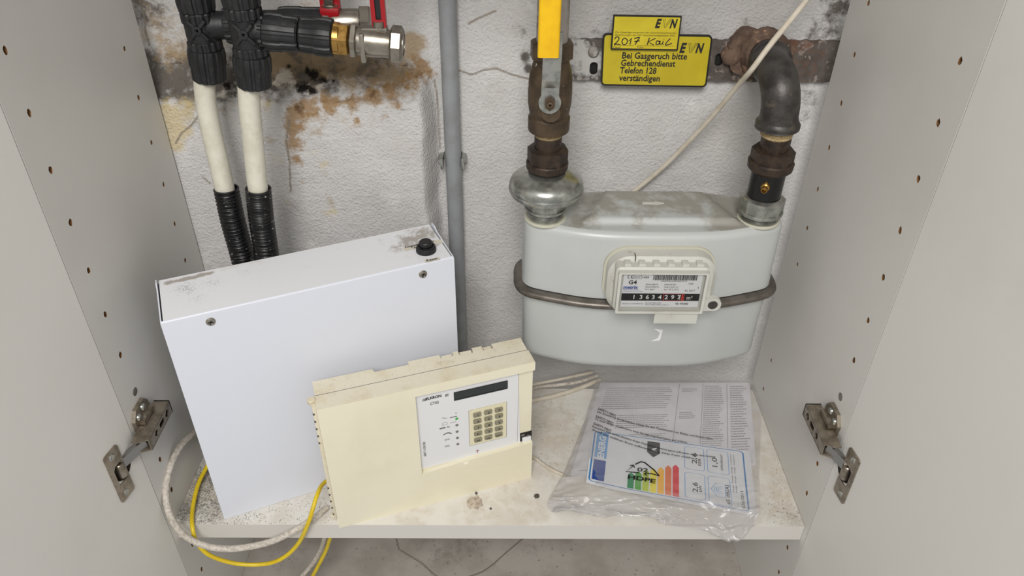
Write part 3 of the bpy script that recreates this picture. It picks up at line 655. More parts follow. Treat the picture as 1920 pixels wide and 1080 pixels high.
# edge skirt joining the fillet
q.add(top, fs); e0 = rg_(-rr+rr*math.sin(math.radians(15)), ZT-rr+rr*math.cos(math.radians(15))); b0 = rg_(-rr, ZT)
q.add(list(b0)+list(e0), [(i, i+cN, (i+1) % cN+cN, (i+1) % cN) for i in range(cN)])
tp = build('top_plate', q, m_metertop, gm, 40)
paint(tp, {'dust': [(at(x, y, Z=.334), r*1.2, v*1.35) for x, y, r, v in ((1120, 375, .03, .6), (1180, 365, .03, .65), (1250, 360, .03, .65), (1320, 365, .03, .6), (1090, 410, .02, .6), (1370, 385, .03, .75), (1380, 415, .03, .7), (1300, 395, .02, .55), (1230, 385, .03, .5), (1420, 420, .03, .6), (1150, 395, .02, .45), (1200, 400, .03, .4), (1280, 385, .03, .55), (1110, 360, .03, .6), (1400, 375, .03, .6), (1330, 400, .02, .45), (1340, 425, .015, .5))],
           'dustd': [(at(x, y, Z=.334), r, v) for x, y, r, v in ((1088, 415, .012, .5), (1230, 362, .03, .4), (1330, 365, .02, .5), (1390, 400, .02, .4))]})
q = MB(); a0 = at(1204, 382, Z=.336); a1 = at(1245, 383, Z=.336); L = a1.x-a0.x
prism(q, [(0, -.0018), (L*.6, -.0018), (L*.6, -.0034), (L, 0), (L*.6, .0034), (L*.6, .0018), (0, .0018)], lambda u, v, t: V((a0.x+u, a0.y+v, t)), ZT+.0058, ZT+.0075); build('flow_arrow', q, m_mplast, gm, 0)
for X in (PX, PR):
    q = MB(); lathe(q, (X, YP, 0), dz, [(.0228, ZT-.001), (.0228, ZT+.0010), (.0218, ZT+.0018), (.0205, ZT+.0013)], 36); build('neck_collar', q, m_gasket, gm)
    q = MB(); lathe(q, (X, YP, 0), dz, [(.0190, ZT-.001), (.0190, ZT+.012)], 30); build('neck', q, m_galv, gm)
q = MB()                                     # clamping band
sec = [(.000, -.0035), (.006, -.0042), (.0098, -.0028), (.0108, 0), (.0098, .003), (.006, .0042), (.001, .0050)]
loft(q, [rg_(o, ZRIM+z) for o, z in sec], False, False); build('clamping_band', q, m_rim, gm, 60)
# index housing
YI = .6855
def fI(u, v, t): return V((u, YI-t, v))
a = at(1127, 520, Y=YI); b = at(1338, 520, Y=YI); c = at(1230, 459, Y=YI)
gx0, gx1, gz1 = a.x, b.x, c.z; gz0 = ZRIM+.001
q = MB(); prism(q, rrect(gx0+.0015, gx1-.0015, gz0, gz1-.001, .026, 10), fI, -.003, .0030); build('gasket', q, m_gasket, gm, 40)
q = MB()
def stepb(mb, x0, x1, z0, z1, r, t0, t1, ch):
    n = 8; A = rrect(x0, x1, z0, z1, r, n); B = rrect(x0+ch, x1-ch, z0+ch, z1-ch, max(r-ch, .001), n)
    loft(mb, [[fI(u, v, t0) for u, v in A], [fI(u, v, t1-ch) for u, v in A], [fI(u, v, t1) for u, v in B]], True, True)
stepb(q, gx0+.004, gx1-.004, gz0+.002, gz1-.003, .023, .002, .022, .004)
build('index_base', q, m_mplast, gm, 40)
TI = .040; Yq = YI-TI
pc = [at(a, b, Y=Yq) for a, b in ((1160, 513), (1329, 512), (1154, 589), (1319, 588))]
ix0 = (pc[0].x+pc[2].x)/2; ix1 = (pc[1].x+pc[3].x)/2; iz1 = (pc[0].z+pc[1].z)/2; iz0 = (pc[2].z+pc[3].z)/2
q = MB(); stepb(q, ix0-.002, ix1+.002, iz0-.001, iz1+.002, .005, .018, TI-.006, .002)
holed(q, rrect(ix0, ix1, iz0, iz1, .002, 4), [rrect(ix0+.0028, ix1-.0028, iz0+.0026, iz1-.002, .001, 3)], fI, TI-.007, TI, 0, 0, .005)
build('index_housing', q, m_mplast, gm, 35)
for i in range(6):
    q = MB(); x = ix0+.010+i*(ix1-ix0-.018)/5; box(q, x-.0035, x+.0035, YI-.030, YI-.021, iz1+.0005, iz1+.0045, bev=.0005)
    build('housing_tab', q, m_mplast, gm, 20)
dx0, dx1, dz0, dz1 = ix0+.0055, ix1-.0055, iz0+.0065, iz1-.003
DW, DH = dx1-dx0, dz1-dz0
q = MB(); box(q, dx0, dx1, YI-TI+.0035, YI-TI+.005, dz0, dz1); dp = build('dial_plate', q, m_white, gm, 0)
def fD(u, v): return V((dx0+u*DW, YI-TI+.0031, dz0+v*DH))   # unit square over the dial
q = MB(); flat(q, [(0, .20), (1, .20), (1, .42), (0, .42)], fD); build('counter_strip', q, m_counter, dp, 0)
# unit-less helper: text in the unit square (heights relative to DH, widths relative to DW)
q = MB(); fD2 = lambda u, v: fD(u, v)+V((0, -.0002, 0))
def T(s, x, y, h, wd=None, **k): text(q, s, fD2, x, y, h, wd, **k)
T('G4', .07, .70, .16, .105, bold=.02); T('UG', .835, .70, .075, .055); T('T', .955, .55, .1, .02)
T('M17', .145, .875, .08, .065); stroke(q, [(.13, .86), (.225, .86), (.225, .965), (.13, .965)], .006, fD2, closed=True)
T('1450', .24, .875, .08, .08, bold=.01)
for cx in (.075, .115):
    stroke(q, [(cx+.022*math.cos(a), .91+.045*math.sin(a)) for a in [math.radians(d) for d in range(70, 291, 20)]], .008, fD2)
stroke(q, [(.1, .91), (.118, .91)], .012, fD2)
x = .375
random.seed(4)
while x < .93: wd = random.choice((.004, .006, .009, .011)); flat(q, [(x, .82), (x+wd, .82), (x+wd, 1), (x, 1)], fD2); x += wd+random.choice((.004, .006, .008))
T('0000009634402069 2017', .48, .775, .05, .33)
T('Qmax=6m³/h', .29, .675, .062, .155); T('Qmin=0,04m³/h', .29, .60, .062, .17); T('V=1,2dm³', .29, .525, .062, .12)
T('pmax=0,1bar', .53, .675, .062, .15); T('1imp ≙ 0,01 m³', .53, .60, .062, .18); T('tm= -25°C..55°C', .53, .525, .062, .19)
T('RL 2017', .80, .49, .07, .13)
T('Nr 93440', .71, .085, .085, .16, bold=.01); T('Reparatur nur nach MB Service', .02, .095, .05, .27); T('EN 1359:1998/A1:2006', .32, .12, .04, .2); T('DE-M17 MI002 PTB001 CLASS 1.5', .32, .065, .04, .3)
build('lettering', q, m_ink, dp, 0)
q = MB(); text(q, 'metrix', fD2, .01, .565, .13, .19, bold=.03, shear=.1); T_ = text(q, 'Natural Gas Meter', fD2, .01, .525, .04, .2); text(q, 'ul. Piaskowa 3, 83-110 Tczew', fD2, .01, .475, .04, .25)
build('logo', q, m_blued, dp, 0)
fD2s = lambda a, b: fD2(a/DW, b/DH)
q = MB()
for i, d in enumerate('13634'): text(q, d, fD2s, (.155+i*.079)*DW, .255*DH, .13*DH*1.35, bold=.01)
for i, d in enumerate('297'): text(q, d, fD2s, (.555+i*.082)*DW, .255*DH, .13*DH*1.35, bold=.01)
text(q, '1', fD2s, .748*DW, .24*DH, .12*DH); text(q, 'm³', fD2, .84, .245, .16, .07)
build('digits', q, m_digit, dp, 0)
q = MB(); stroke(q, [(.54, .205), (.80, .205), (.80, .415), (.54, .415)], .012, fD2, closed=True); flat(q, [(.77, .22), (.79, .22), (.79, .4), (.77, .4)], lambda u, v: fD2(u, v)+V((0, -.0001, 0)))
build('red_frame', q, m_redp, dp, 0)
q = MB(); box(q, ix0+.0030, ix1-.0030, YI-TI+.0008, YI-TI+.0014, iz0+.0028, iz1-.0022); build('clear_cover', q, m_cover, gm, 0)
q = MB(); t0 = at(1227, 590, Y=Yq+.003); t1 = at(1305, 606, Y=Yq+.003)
box(q, t0.x, t1.x, Yq+.002, Yq+.0035, t1.z, t0.z+.004, bev=.0003); build('hanging_tab', q, m_mplast, gm, 0)
q = MB(); e = at(1336, 571, Y=Yq+.014)
prism(q, rrect(e.x-.016, e.x+.009, e.z-.008, e.z+.008, .007, 6), fI, TI-.020, TI-.013); build('seal_lug', q, m_mplast, gm, 40)
q = MB(); lathe(q, (e.x, YI-TI+.0132, e.z), (0, -1, 0), [(.0054, -.001), (.0054, .0004), (.005, .0008)], 20); build('seal', q, m_castiron, gm)
q = MB(); e = at(1229, 627, Y=.687); flat(q, [(e.x-.005, e.z-.009), (e.x+.006, e.z-.008), (e.x+.0075, e.z+.008), (e.x-.003, e.z+.0095), (e.x+.0045, e.z+.0035), (e.x+.003, e.z-.004)], lambda u, v: V((u, .6856, v))); build('sticker_remnant', q, m_white, gm, 0)
q = MB(); p = [at(a, b, Y=YI-.0222) for a, b in ((1190, 474), (1192, 482), (1191, 490))]; tube(q, p, .0005, 6, 4); build('wire_hair', q, m_ink, gm)

# ================================================================== HEATING MANIFOLD (left)
Y1, Y2 = .757, .728
def knurl(n, k=.05): return lambda a, t: 1+k*(1 if math.cos(n*a) > -.1 else -1)
def nut(mb, A, B, r, flip=False, nk=12):
    A, B = V(A), V(B); L = (B-A).length
    pr = [(r*.80, 0), (r*.95, L*.04), (r*1.0, L*.2), (r*.98, L*.50), (r*.93, L*.56), (r*.90, L*.95), (r*.82, L)]
    if flip: pr = [(a, L-b) for a, b in pr[::-1]]
    lathe(mb, A, B-A, pr, 96, rf=knurl(nk, .035))
def tee(name, px, Yt, yc, ytop, ynut0, ynut1, label, group):
    t = thing(name, label, 'pipe fitting', at(px, ynut1, Y=Yt)[:], group=group)
    x = at(px, yc, Y=Yt).x; z = lambda y: at(px, y, Y=Yt).z; r = .0150
    q = MB(); lathe(q, (x, Yt, 0), dz, [(r*.92, z(ynut0+4)), (r*.92, z(ynut0-8)), (r, z(ynut0-10)), (r*1.05, z(yc+20)), (r*1.05, z(yc-20)), (r*.95, z(ytop+20)), (r*.95, z(-30))], 32)
    lathe(q, (x, Yt, z(ynut0-5)), dz, [(r*1.02, -.0045), (r*1.08, -.0035), (r*1.08, .0035), (r*1.02, .0045)], 60, rf=knurl(14, .04))
    lathe(q, (x, Yt, z(ytop+10)), dz, [(r*1.04, -.0045), (r*1.1, -.0035), (r*1.1, .0045), (r*1.02, .006)], 60, rf=knurl(14, .04))
    for sa in (.8, -.8):                      # crossed stiffening ribs on the front
        box(q, -.0125, .0125, -.0022, .0022, -.0015, .0015, Matrix.Translation(V((x+.002, Yt-r*1.02, z(yc+3)))) @ Matrix.Rotation(sa, 4, 'Y'), .0005)
    lathe(q, (x+.002, Yt-r*.9, z(yc+3)), (0, -1, 0), [(.0042, 0), (.0042, .0048), (.0022, .005), (.002, .003)], 14)
    build('tee_body', q, m_blackdusty, t, 30)
    q = MB(); nut(q, (x+(at(px+3, ynut1, Y=Yt).x-x)*.3, Yt, z(ynut1)), (x, Yt, z(ynut0)), .0178, flip=True); build('lower_nut', q, m_blackdusty, t, 30)
    q = MB(); nut(q, (x, Yt, z(ytop)), (x, Yt, z(ytop)+.045), .0175); build('upper_nut', q, m_blackdusty, t, 30)
    return t, x, z
t1, xt1, z1f = tee('pipe_tee', 376, Y1, 45, 22, 88, 150, 'left black ribbed pipe tee above the ivory pipe nearest the side panel', 'black pipe tees')
t2, xt2, z2f = tee('pipe_tee', 462, Y2, 52, 14, 100, 162, 'right black ribbed pipe tee whose branch carries the brass-collared valve', 'black pipe tees')
# branch of the left tee, passing behind the right one
A = at(376, 48, Y=Y1); Yb = .768
zB = A.z
q = MB(); lathe(q, (xt1, Y1, zB), (1, .10, 0), [(.0135, 0), (.0135, .11)], 28)
lathe(q, (xt1+.024, Y1+.0024, zB), (1, .1, 0), [(.0165, 0), (.0172, .002), (.0172, .022), (.0160, .024)], 96, rf=knurl(14, .03))
nut(q, (xt1+.075, Y1+.0075, zB), (xt1+.118, Y1+.0118, zB), .0165)
build('branch_joint', q, m_blackdusty, t1, 30)
def redlever(parent, p, wd, slot_):
    q = MB(); holed(q, rrect(-wd/2, wd/2, 0, .09, .003, 4), [rrect(-wd*.2, wd*.2, .008, .075, .0015, 3)] if slot_ else [], lambda u, v, t: V((p.x+u, p.y-t, p.z+v)), 0, .006, 0, 1, .003)
    if not slot_: box(q, p.x-wd/2, p.x+wd/2, p.y-.014, p.y+.002, p.z, p.z+.011, bev=.003); box(q, p.x-.0045, p.x+.0045, p.y-.012, p.y-.005, p.z+.009, p.z+.05, bev=.001, mi=2)
    return build('lever_handle', q, [m_red, m_ink, m_nickel], parent, 30)
rv = thing('heating_valve', 'nickel ball valve with red handle, rear one, half hidden behind the black fittings', 'valve', (xt1+.12, Y1+.012, zB-.015), group='red-handled heating valves')
q = MB(); o = V((xt1+.118, Y1+.0118, zB)); hexnut(q, o, (1, .1, 0), .0135, 0, .008, 6); lathe(q, o, (1, .1, 0), [(.012, .007), (.0135, .012), (.0135, .034), (.012, .038)], 28); hexnut(q, o, (1, .1, 0), .0150, .036, .047, 6)
pv = at(622, 34, Y=Y1+.012); lathe(q, (pv.x, pv.y, zB+.008), dz, [(.007, 0), (.007, max(.006, pv.z-zB-.006)), (.0085, max(.008, pv.z-zB-.003)), (.0085, max(.01, pv.z-zB-.001))], 20)
build('valve_body', q, m_nickel, rv, 30)
redlever(rv, V((pv.x, pv.y+.005, pv.z+.001)), .0195, False)
# front branch
A = at(462, 55, Y=Y2); B = at(757, 84.5, Y=Y2); D = (B-A).normalized(); LL = (B-A).length
tt = lambda px: (px-462)/(757-462)*LL
q = MB(); lathe(q, A, D, [(.0135, 0), (.0135, tt(500))], 28)
lathe(q, A, D, [(.0128, tt(488)), (.0150, tt(489)), (.0150, tt(496)), (.0128, tt(497))], 60, rf=knurl(14, .04))
nut(q, A+D*tt(496), A+D*tt(561), .0178); nut(q, A+D*tt(563), A+D*tt(625), .0178, flip=True)
build('branch_joint', q, m_blackdusty, t2, 30)
fv = thing('heating_valve', 'nickel ball valve with brass hexagon and slotted red handle, the nearer one', 'valve', (A+D*tt(690))[:], group='red-handled heating valves')
q = MB(); hexnut(q, A, D, .0135, tt(624), tt(655), 6, rot=.2); lathe(q, A, D, [(.0125, tt(622)), (.0148, tt(626)), (.0148, tt(636)), (.012, tt(640))], 30); build('brass_union', q, m_brass, fv, 30)
q = MB(); hexnut(q, A, D, .0148, tt(657), tt(670), 6, rot=.2)
lathe(q, A, D, [(.0130, tt(668)), (.0138, tt(680)), (.0142, tt(700)), (.0132, tt(728)), (.0125, tt(736))], 32)
hexnut(q, A, D, .0165, tt(732), tt(756), 8, rot=.1, ch=.002); lathe(q, A, D, [(.013, tt(755)), (.013, tt(757)), (.0105, tt(757.5)), (.0105, tt(750))], 28)
c = A+D*tt(705); box(q, c.x-.012, c.x+.012, c.y-.006, c.y+.006, c.z+.011, c.z+.0148, bev=.001)
box(q, c.x-.014, c.x-.009, c.y-.0145, c.y-.009, c.z-.016, c.z+.012, bev=.002)
lathe(q, (c.x+.004, c.y, c.z+.012), dz, [(.006, 0), (.006, .008)], 18)
build('valve_body', q, m_nickel, fv, 30)
hp = at(713, 50, Y=Y2+.003); redlever(fv, hp, .0135, True)
# ivory pipes and corrugated sleeves
for k, (pts, spt, r, lab, lab2) in enumerate([
    ([(382, 140, Y1), (386, 190, Y1-.001), (395, 240, .752), (409, 300, .746), (422, 356, .742), (430, 395, .739)], [(424, 353, .741), (437, 415, .738), (452, 470, .734), (468, 535, .730), (475, 600, .728)], .0106,
     'left ivory plastic heating pipe leaning into a black corrugated sleeve', 'left black corrugated sleeve with white plaster splashes'),
    ([(465, 150, Y2), (468, 200, Y2), (474, 260, .727), (481, 330, .725), (484, 356, .7245), (488, 400, .724)], [(484, 353, .7245), (490, 410, .724), (498, 465, .722), (506, 530, .72), (512, 600, .718)], .0106,
     'right ivory plastic heating pipe below the front black tee', 'right black corrugated sleeve, the cleaner one')]):
    q = MB(); tube(q, [at(a, b, Y=c) for a, b, c in pts], r, 28, 6); tag(build('heating_pipe', q, m_wpipe), lab, 'pipe', 'ivory heating pipes')
    q = MB(); P = catmull([at(a, b, Y=c) for a, b, c in spt], 60)
    tube(q, P, .0133, 28, 1, smooth=False, cap=False, rfun=lambda s: .0127+.0011*math.sin(s*2*math.pi/.0042))
    tube(q, P, .0118, 28, 1, smooth=False, cap=False)
    n = 28; T0 = (P[1]-P[0]).normalized(); lathe(q, P[0], T0, [(.0118, .0002), (.0134, 0), (.0138, .0008), (.0134, .0016)], 28, cap=(False, False))
    tag(build('corrugated_sleeve', q, m_sleeve, None, 60, fix=False), lab2, 'sleeve', 'corrugated sleeves')

# ================================================================== WHITE METAL BOX
def frameZ(o, deg): return Matrix.Translation(V(o)) @ Matrix.Rotation(math.radians(deg), 4, 'Z')
BF = frameZ((-.332, .5741, 0), 23.6); BW, BD, BH = .3, .0765, .2955
bx = thing('control_box', 'white enamelled metal box with black reset button standing on the shelf', 'metal box', None, mat=BF)
fB = lambda u, v, w_: BF @ V((u, v, w_))
g = .0028
q = MB()                                      # rear tray: back, sides, bottom, with rounded ears at the top
box(q, 0, BW, BD-.0015, BD, .0005, BH-.003, BF)
for x0 in (0, BW-.0013):
    P = [(.0015, .0005), (BD, .0005), (BD, BH-.006), (BD-.004, BH+.0035), (BD-.012, BH+.0045), (BD-.022, BH+.001), (.0015, BH-.0008)]
    prism(q, P, lambda u, v, t, x0=x0: fB(x0+t, u, v), 0, .0013)
box(q, 0, BW, .002, BD, .0005, .0018, BF)
build('tray', q, m_box, bx, 20)
q = MB(); rb_ = .0018; box(q, 0, BW, 0, .0013, .0004, BH-rb_, BF)
arc = [(rb_-rb_*math.cos(a), BH-rb_+rb_*math.sin(a)) for a in [math.radians(15*i) for i in range(7)]]
prism(q, [(0, BH-rb_)]+arc[1:]+[(rb_, BH-rb_)], lambda u, v, t: fB(t, u, v), g*.3, BW-g*.3)
build('front_cover', q, m_box, bx, 30)
q = MB()                                       # top of the cover, gridded for dust
nx_, ny_ = 110, 30; vs = [fB(g+(BW-2*g)*i/nx_, .0018+(BD-.0022)*j/ny_, BH) for j in range(ny_+1) for i in range(nx_+1)]
q.add(vs, [(j*(nx_+1)+i, j*(nx_+1)+i+1, (j+1)*(nx_+1)+i+1, (j+1)*(nx_+1)+i) for j in range(ny_) for i in range(nx_)])
box(q, g, BW-g, .0018, BD-.0004, BH-.0013, BH-.0001, BF)
to = build('top_cover', q, m_boxtop, bx, 0, fix=False)
pz = lambda x, y: onpl(x, y, fB(0, 0, BH), V((0, 0, 1)))
paint(to, {'dust': [(pz(x, y), r, v) for x, y, r, v in ((770, 450, .02, .75), (790, 440, .02, .8), (745, 465, .012, .6), (815, 455, .012, .5), (830, 475, .012, .4), (760, 480, .008, .35), (700, 455, .02, .35), (640, 470, .015, .3))]+
                   [('line', [pz(312, 531), pz(340, 525), pz(370, 518), (pz(396, 511))], .0045, .85)],
           'speck': [(pz(x, y), r, v) for x, y, r, v in ((350, 540, .02, .42), (400, 530, .02, .35), (370, 560, .02, .33), (460, 510, .015, .3))]})
for pxy in ((395, 603), (793, 514)):
    p = onpl(*pxy, fB(0, 0, 0), (BF.to_3x3() @ V((0, -1, 0)))); q = MB(); nrm = BF.to_3x3() @ V((0, -1, 0))
    lathe(q, p, nrm, [(.0047, -.001), (.0047, .0004), (.004, .0014), (.0022, .0021), (.0018, .0016)], 20)
    for a in (.3, 1.87): box(q, -.0026, .0026, -.0021, -.0015, -.0005, .0005, Matrix.Translation(p) @ Matrix.Rotation(math.radians(23.6), 4, 'Z') @ Matrix.Rotation(a, 4, 'Y'), mi=1)
    build('screw', q, [m_nickel, m_ink], bx, 30)
p = onpl(799, 470, fB(0, 0, BH), V((0, 0, 1)))
q = MB(); lathe(q, (p.x, p.y, BH), dz, [(.0112, -.001), (.0112, .0035), (.0102, .0062), (.0082, .0068), (.0078, .0045), (.0066, .0045)], 32)
bt = build('reset_button', q, m_black, bx, 30)
q = MB(); lathe(q, (p.x, p.y, BH), dz, [(.0062, .003), (.0062, .0075), (.0071, .008), (.0071, .0115), (.0065, .0122)], 32); build('button_cap', q, m_black, bt, 30)
q = MB(); fT = lambda u, v: pz(0, 0)*0+p0t+ut*u+vt*v
ut = BF.to_3x3() @ V((1, 0, 0)); vt = BF.to_3x3() @ V((0, 1, 0)); 
m_tape = M('tape', '#cfcabb', rough=.5)
p0t = pz(757, 468)+V((0, 0, .00025)); flat(q, [(0, -.004), (.045, -.004), (.045, .0045), (0, .0045)], fT)
build('label_tape', q, m_tape, bx, 0, label='wider label strip behind the reset button'); q = MB()
p0t = pz(797, 491)+V((0, 0, .00025)); flat(q, [(0, -.0025), (.017, -.0025), (.017, .003), (0, .003)], fT)
build('label_tape', q, m_tape, bx, 0)
q = MB(); p0t = pz(760, 465)+V((0, 0, .0005)); text(q, 'Digistroemer', fT, 0, -.001, .0055, .034, bold=.02); text(q, 'Aus', fT, .008, -.0052, .0045, .009, bold=.02)
build('lettering', q, m_ink, bx, 0); q = MB()
p0t = pz(800, 490)+V((0, 0, .0005)); text(q, 'Reset', fT, 0, -.001, .0055, .0125, bold=.02)
build('lettering', q, m_ink, bx, 0)

# ================================================================== CREAM ALARM UNIT
AF = frameZ((-.1942, .5625, 0), 18.864); AW, AD, AH = .2401, .0466, .1908
al = thing('alarm_panel', 'cream plastic alarm control unit with keypad, leaning against the white metal box', 'alarm unit', None, mat=AF)
fA = lambda u, v, w_: AF @ V((u, v, w_)); AI = AF.inverted(); nA = AF.to_3x3() @ V((0, -1, 0))
def fl(x, y, dep=0): p = AI @ onpl(x, y, fA(0, dep, 0), nA); return (p.x, p.z)
def cc(x, y): return (560+x/2.842, 620+y/2.842)         # crop reading -> picture
RD = .0065
rec = [fl(*cc(620, 355)), fl(*cc(660, 770))]
rx0 = (rec[0][0]+rec[1][0])/2; rzt = AH-.0085
lip = AH-.0115
# front cover outline with the recess opening to the right; lower flap edge is a gentle wave
wave = [fl(*cc(a, b)) for a, b in ((660, 768), (700, 752), (800, 722), (900, 692), (1000, 665), (1100, 638), (1255, 592))]
seam = [fl(*cc(a, b)) for a, b in ((660, 768), (760, 745), (860, 737), (960, 738), (1080, 722), (1255, 693))]
YC = .0225                                              # cover depth; back half behind it
q = MB()
P = [(0, 0), (AW, 0)]+[(min(x, AW), z) for x, z in wave[::-1][:-1]]+[(rx0, wave[0][1]), (rx0, lip), (AW, lip), (AW, AH), (0, AH)]
P[1] = (AW, 0); P[2] = (AW, wave[-1][1])
prism(q, P, lambda u, v, t: fA(u, t, v), 0, RD)
box(q, 0, AW, RD, YC, 0, AH, AF)
build('front_cover', q, m_cream, al, 25)
q = MB(); prism(q, [(0, 0), (AW, 0), (AW, .0012), (0, .0012)], lambda u, v, t: fA(u, v+YC, AH-.003+t), 0, .003)
# back half: top outline with notches
NT = [(0.001, YC+.0006), (AW-.001, YC+.0006), (AW-.001, AD)]
def topu(px, py): p = AI @ onpl(px, py, fA(0, 0, AH), V((0, 0, 1))); return p.x
def notch(xc, wd, dp, rnd=True):
    if not rnd: return [(xc+wd/2, AD), (xc+wd/2, AD-dp), (xc-wd/2, AD-dp), (xc-wd/2, AD)]
    return [(xc+wd/2, AD), (xc+wd/2, AD-dp*.6), (xc+wd*.3, AD-dp), (xc-wd*.3, AD-dp), (xc-wd/2, AD-dp*.6), (xc-wd/2, AD)]
n3_, n2_, n1_ = topu(916, 655), topu(874, 661), topu(838, 668)
s1, s2 = topu(767, 685), topu(703, 700)
NT += notch(n3_, .012, .008, False)+notch(n2_, .0165, .0105)+notch(n1_, .0155, .0085)
NT += [(s1, AD), (s1, AD-.0055), (s2, AD-.0055), (s2-.002, AD), (.001, AD)]
prism(q, NT, lambda u, v, t: fA(u, v, t), .0005, AH-.0003)
tb = build('back_housing', q, m_creamd, al, 25)
q = MB()
for xc, wd, dp in ((n3_, .012, .008), (n2_, .0165, .0105), (n1_, .0155, .0085)): box(q, xc-wd/2+.0015, xc+wd/2-.0015, AD-dp+.0015, AD-.0004, AH-.03, AH-.0025, AF)
build('knockout', q, m_creamd, al, 20)
q = MB(); box(q, 0.0005, AW-.0005, .0008, YC-.0002, AH+.0001, AH+.0004, AF); build('dusty_top', q, m_creamd, al, 0)
q = MB(); box(q, .0003, AW-.0003, YC-.0001, YC+.0004, AH+.0001, AH+.0005, AF); build('top_joint', q, m_inkg, al, 0)
# hinge strip on the left edge
q = MB(); hxs = -.0042
box(q, hxs, 0, YC-.010, YC-.002, .004, AH-.002, AF, .001)
lathe(q, fA(hxs+.001, YC-.005, AH-.004), dz, [(.0042, 0), (.0045, .001), (.0045, .005), (.0035, .006)], 16)
lathe(q, fA(hxs+.001, YC-.005, .001), dz, [(.0035, 0), (.0042, .001), (.0042, .005), (.003, .006)], 16)
build('hinge_strip', q, m_creamd, al, 30)
for i in range(10):
    zz = (AH-.016-i*.0108) if i < 5 else (.012+(i-5)*.0115)
    q = MB(); box(q, hxs-.0002, hxs+.0016, YC-.0102, YC-.0075, zz-.0012, zz+.0014, AF); build('hinge_slot', q, m_debris, al, 0)
# seam line of the flap (raised lip), its highlight painted as a pale stroke
q = MB(); stroke(q, seam, .0006, lambda u, v: fA(u, -.0003, v)); build('flap_seam', q, M('seam_highlight', '#efe9cf', rough=.4), al, 0)
# membrane
mc = [fl(*cc(a, b), RD-.0008) for a, b in ((628, 356), (1170, 239), (1180, 600), (668, 738))]
q = MB(); prism(q, [(rx0+.0008, lip-.0002), (mc[1][0], lip-.0002), (mc[2][0], mc[2][1]), (rx0+.0012, mc[3][1]+.001)], lambda u, v, t: fA(u, RD-.0008+t, v), 0, .0006); build('membrane', q, m_panelw, al, 0)
l = [fl(*cc(a, b), RD-.001) for a, b in ((826, 331), (1112, 264), (1113, 305), (828, 371))]
q = MB(); lx0, lx1, lz0, lz1 = (l[0][0]+l[3][0])/2, (l[1][0]+l[2][0])/2, (l[3][1]+l[2][1])/2, (l[0][1]+l[1][1])/2
box(q, lx0, lx1, RD-.0016, RD-.0002, lz0, lz1, AF); build('display', q, m_lcd, al, 0)
q = MB(); stroke(q, [(lx0, lz0), (lx1, lz0), (lx1, lz1), (lx0, lz1)], .001, lambda u, v: fA(u, RD-.0018, v), closed=True); stroke(q, [(lx0, lz0+.0012), (lx1, lz0+.0012)], .0003, lambda u, v: fA(u, RD-.0019, v)); build('display_frame', q, m_ink, al, 0)
k = [fl(*cc(a, b), RD-.001) for a, b in ((905, 425), (1107, 378), (1107, 565), (912, 612))]
kx0, kx1, kz0, kz1 = (k[0][0]+k[3][0])/2, (k[1][0]+k[2][0])/2, (k[3][1]+k[2][1])/2, (k[0][1]+k[1][1])/2
q = MB(); box(q, kx0, kx1, RD-.0014, RD-.0004, kz0, kz1, AF); kf = build('keypad', q, m_keyp, al, 0)
q = MB(); stroke(q, [(kx0, kz0), (kx1, kz0), (kx1, kz1), (kx0, kz1)], .0006, lambda u, v: fA(u, RD-.0015, v), closed=True); build('keypad_outline', q, m_inkl, al, 0)
keys = [['1', '2', '3'], ['4', '5', '6'], ['7', '8', '9'], ['►', '0', '◄'], ['A/Ø', 'OK', 'EXIT']]
cx_ = [(951, 1009, 1066), (952, 1010, 1067), (954, 1011, 1066), (956, 1012, 1066), (956, 1011, 1066)]
cy_ = [(447, 433, 420), (481, 467, 453), (514, 500, 487), (547, 533, 520), (580, 567, 552)]
for r0 in range(5):
    for c0_ in range(3):
        u, v = fl(*cc(cx_[r0][c0_], cy_[r0][c0_]), RD-.002); q = MB()
        prism(q, rrect(u-.0047, u+.0047, v-.0033, v+.0033, .0014, 3), lambda a, b, t: fA(a, RD-.0030+t, b), 0, .0020)
        ko = build('key', q, m_key, kf, 30)
        q = MB(); s = keys[r0][c0_]; fk = lambda a, b: fA(a, RD-.0032, b)
        if s in '►◄': d = 1 if s == '►' else -1; flat(q, [(u-.0015*d, v-.0015), (u-.0015*d, v+.0013), (u+.0018*d, v)], fk)
        else: text(q, s, fk, u+(.0006 if len(s) == 1 else 0), v-.0019, .0046 if len(s) == 1 else .0032, None if len(s) == 1 else .0045 if len(s) < 4 else .0062, bold=.02, align='CENTER')
        me = q; o = build('key_print', q, m_ink, kf, 0)
q = MB(); fm = lambda u, v: fA(u, RD-.0011, v)
def tx(s, x, y, h, wd, **k):
    u, v = fl(*cc(x, y), RD-.001); qq = MB(); text(qq, s, fm, u, v, h, wd, **k); build('caption', qq, m_ink, al, 0)
tx('ELKRON', 678, 371, .0052, .0175, bold=.04); tx('CT05', 701, 398, .0058, .0098, bold=.01)
for sd, x0, y0 in ((-1, 676, 370), (1, 778, 349)):
    u, v = fl(*cc(x0, y0), RD)
    for i in range(4): stroke(q, [(u+sd*(.0005+.0011*i), v-.0002), (u+sd*(.0005+.0011*i)+.0008, v+.0036)], .0007-.0001*i, fm)
tx('MEM. AL.', 752, 527, .0036, .0125, bold=.01); tx('CH1', 778, 587, .0036, .0056, bold=.01); tx('CH2', 779, 622, .0036, .0056, bold=.01)
u, v = fl(*cc(762, 466), RD); stroke(q, [(u+.0056*i/10, v+.0011*math.sin(i/10*2*math.pi)) for i in range(11)], .0004, fm); build('printed_symbol', q, m_ink, al, 0); q = MB()
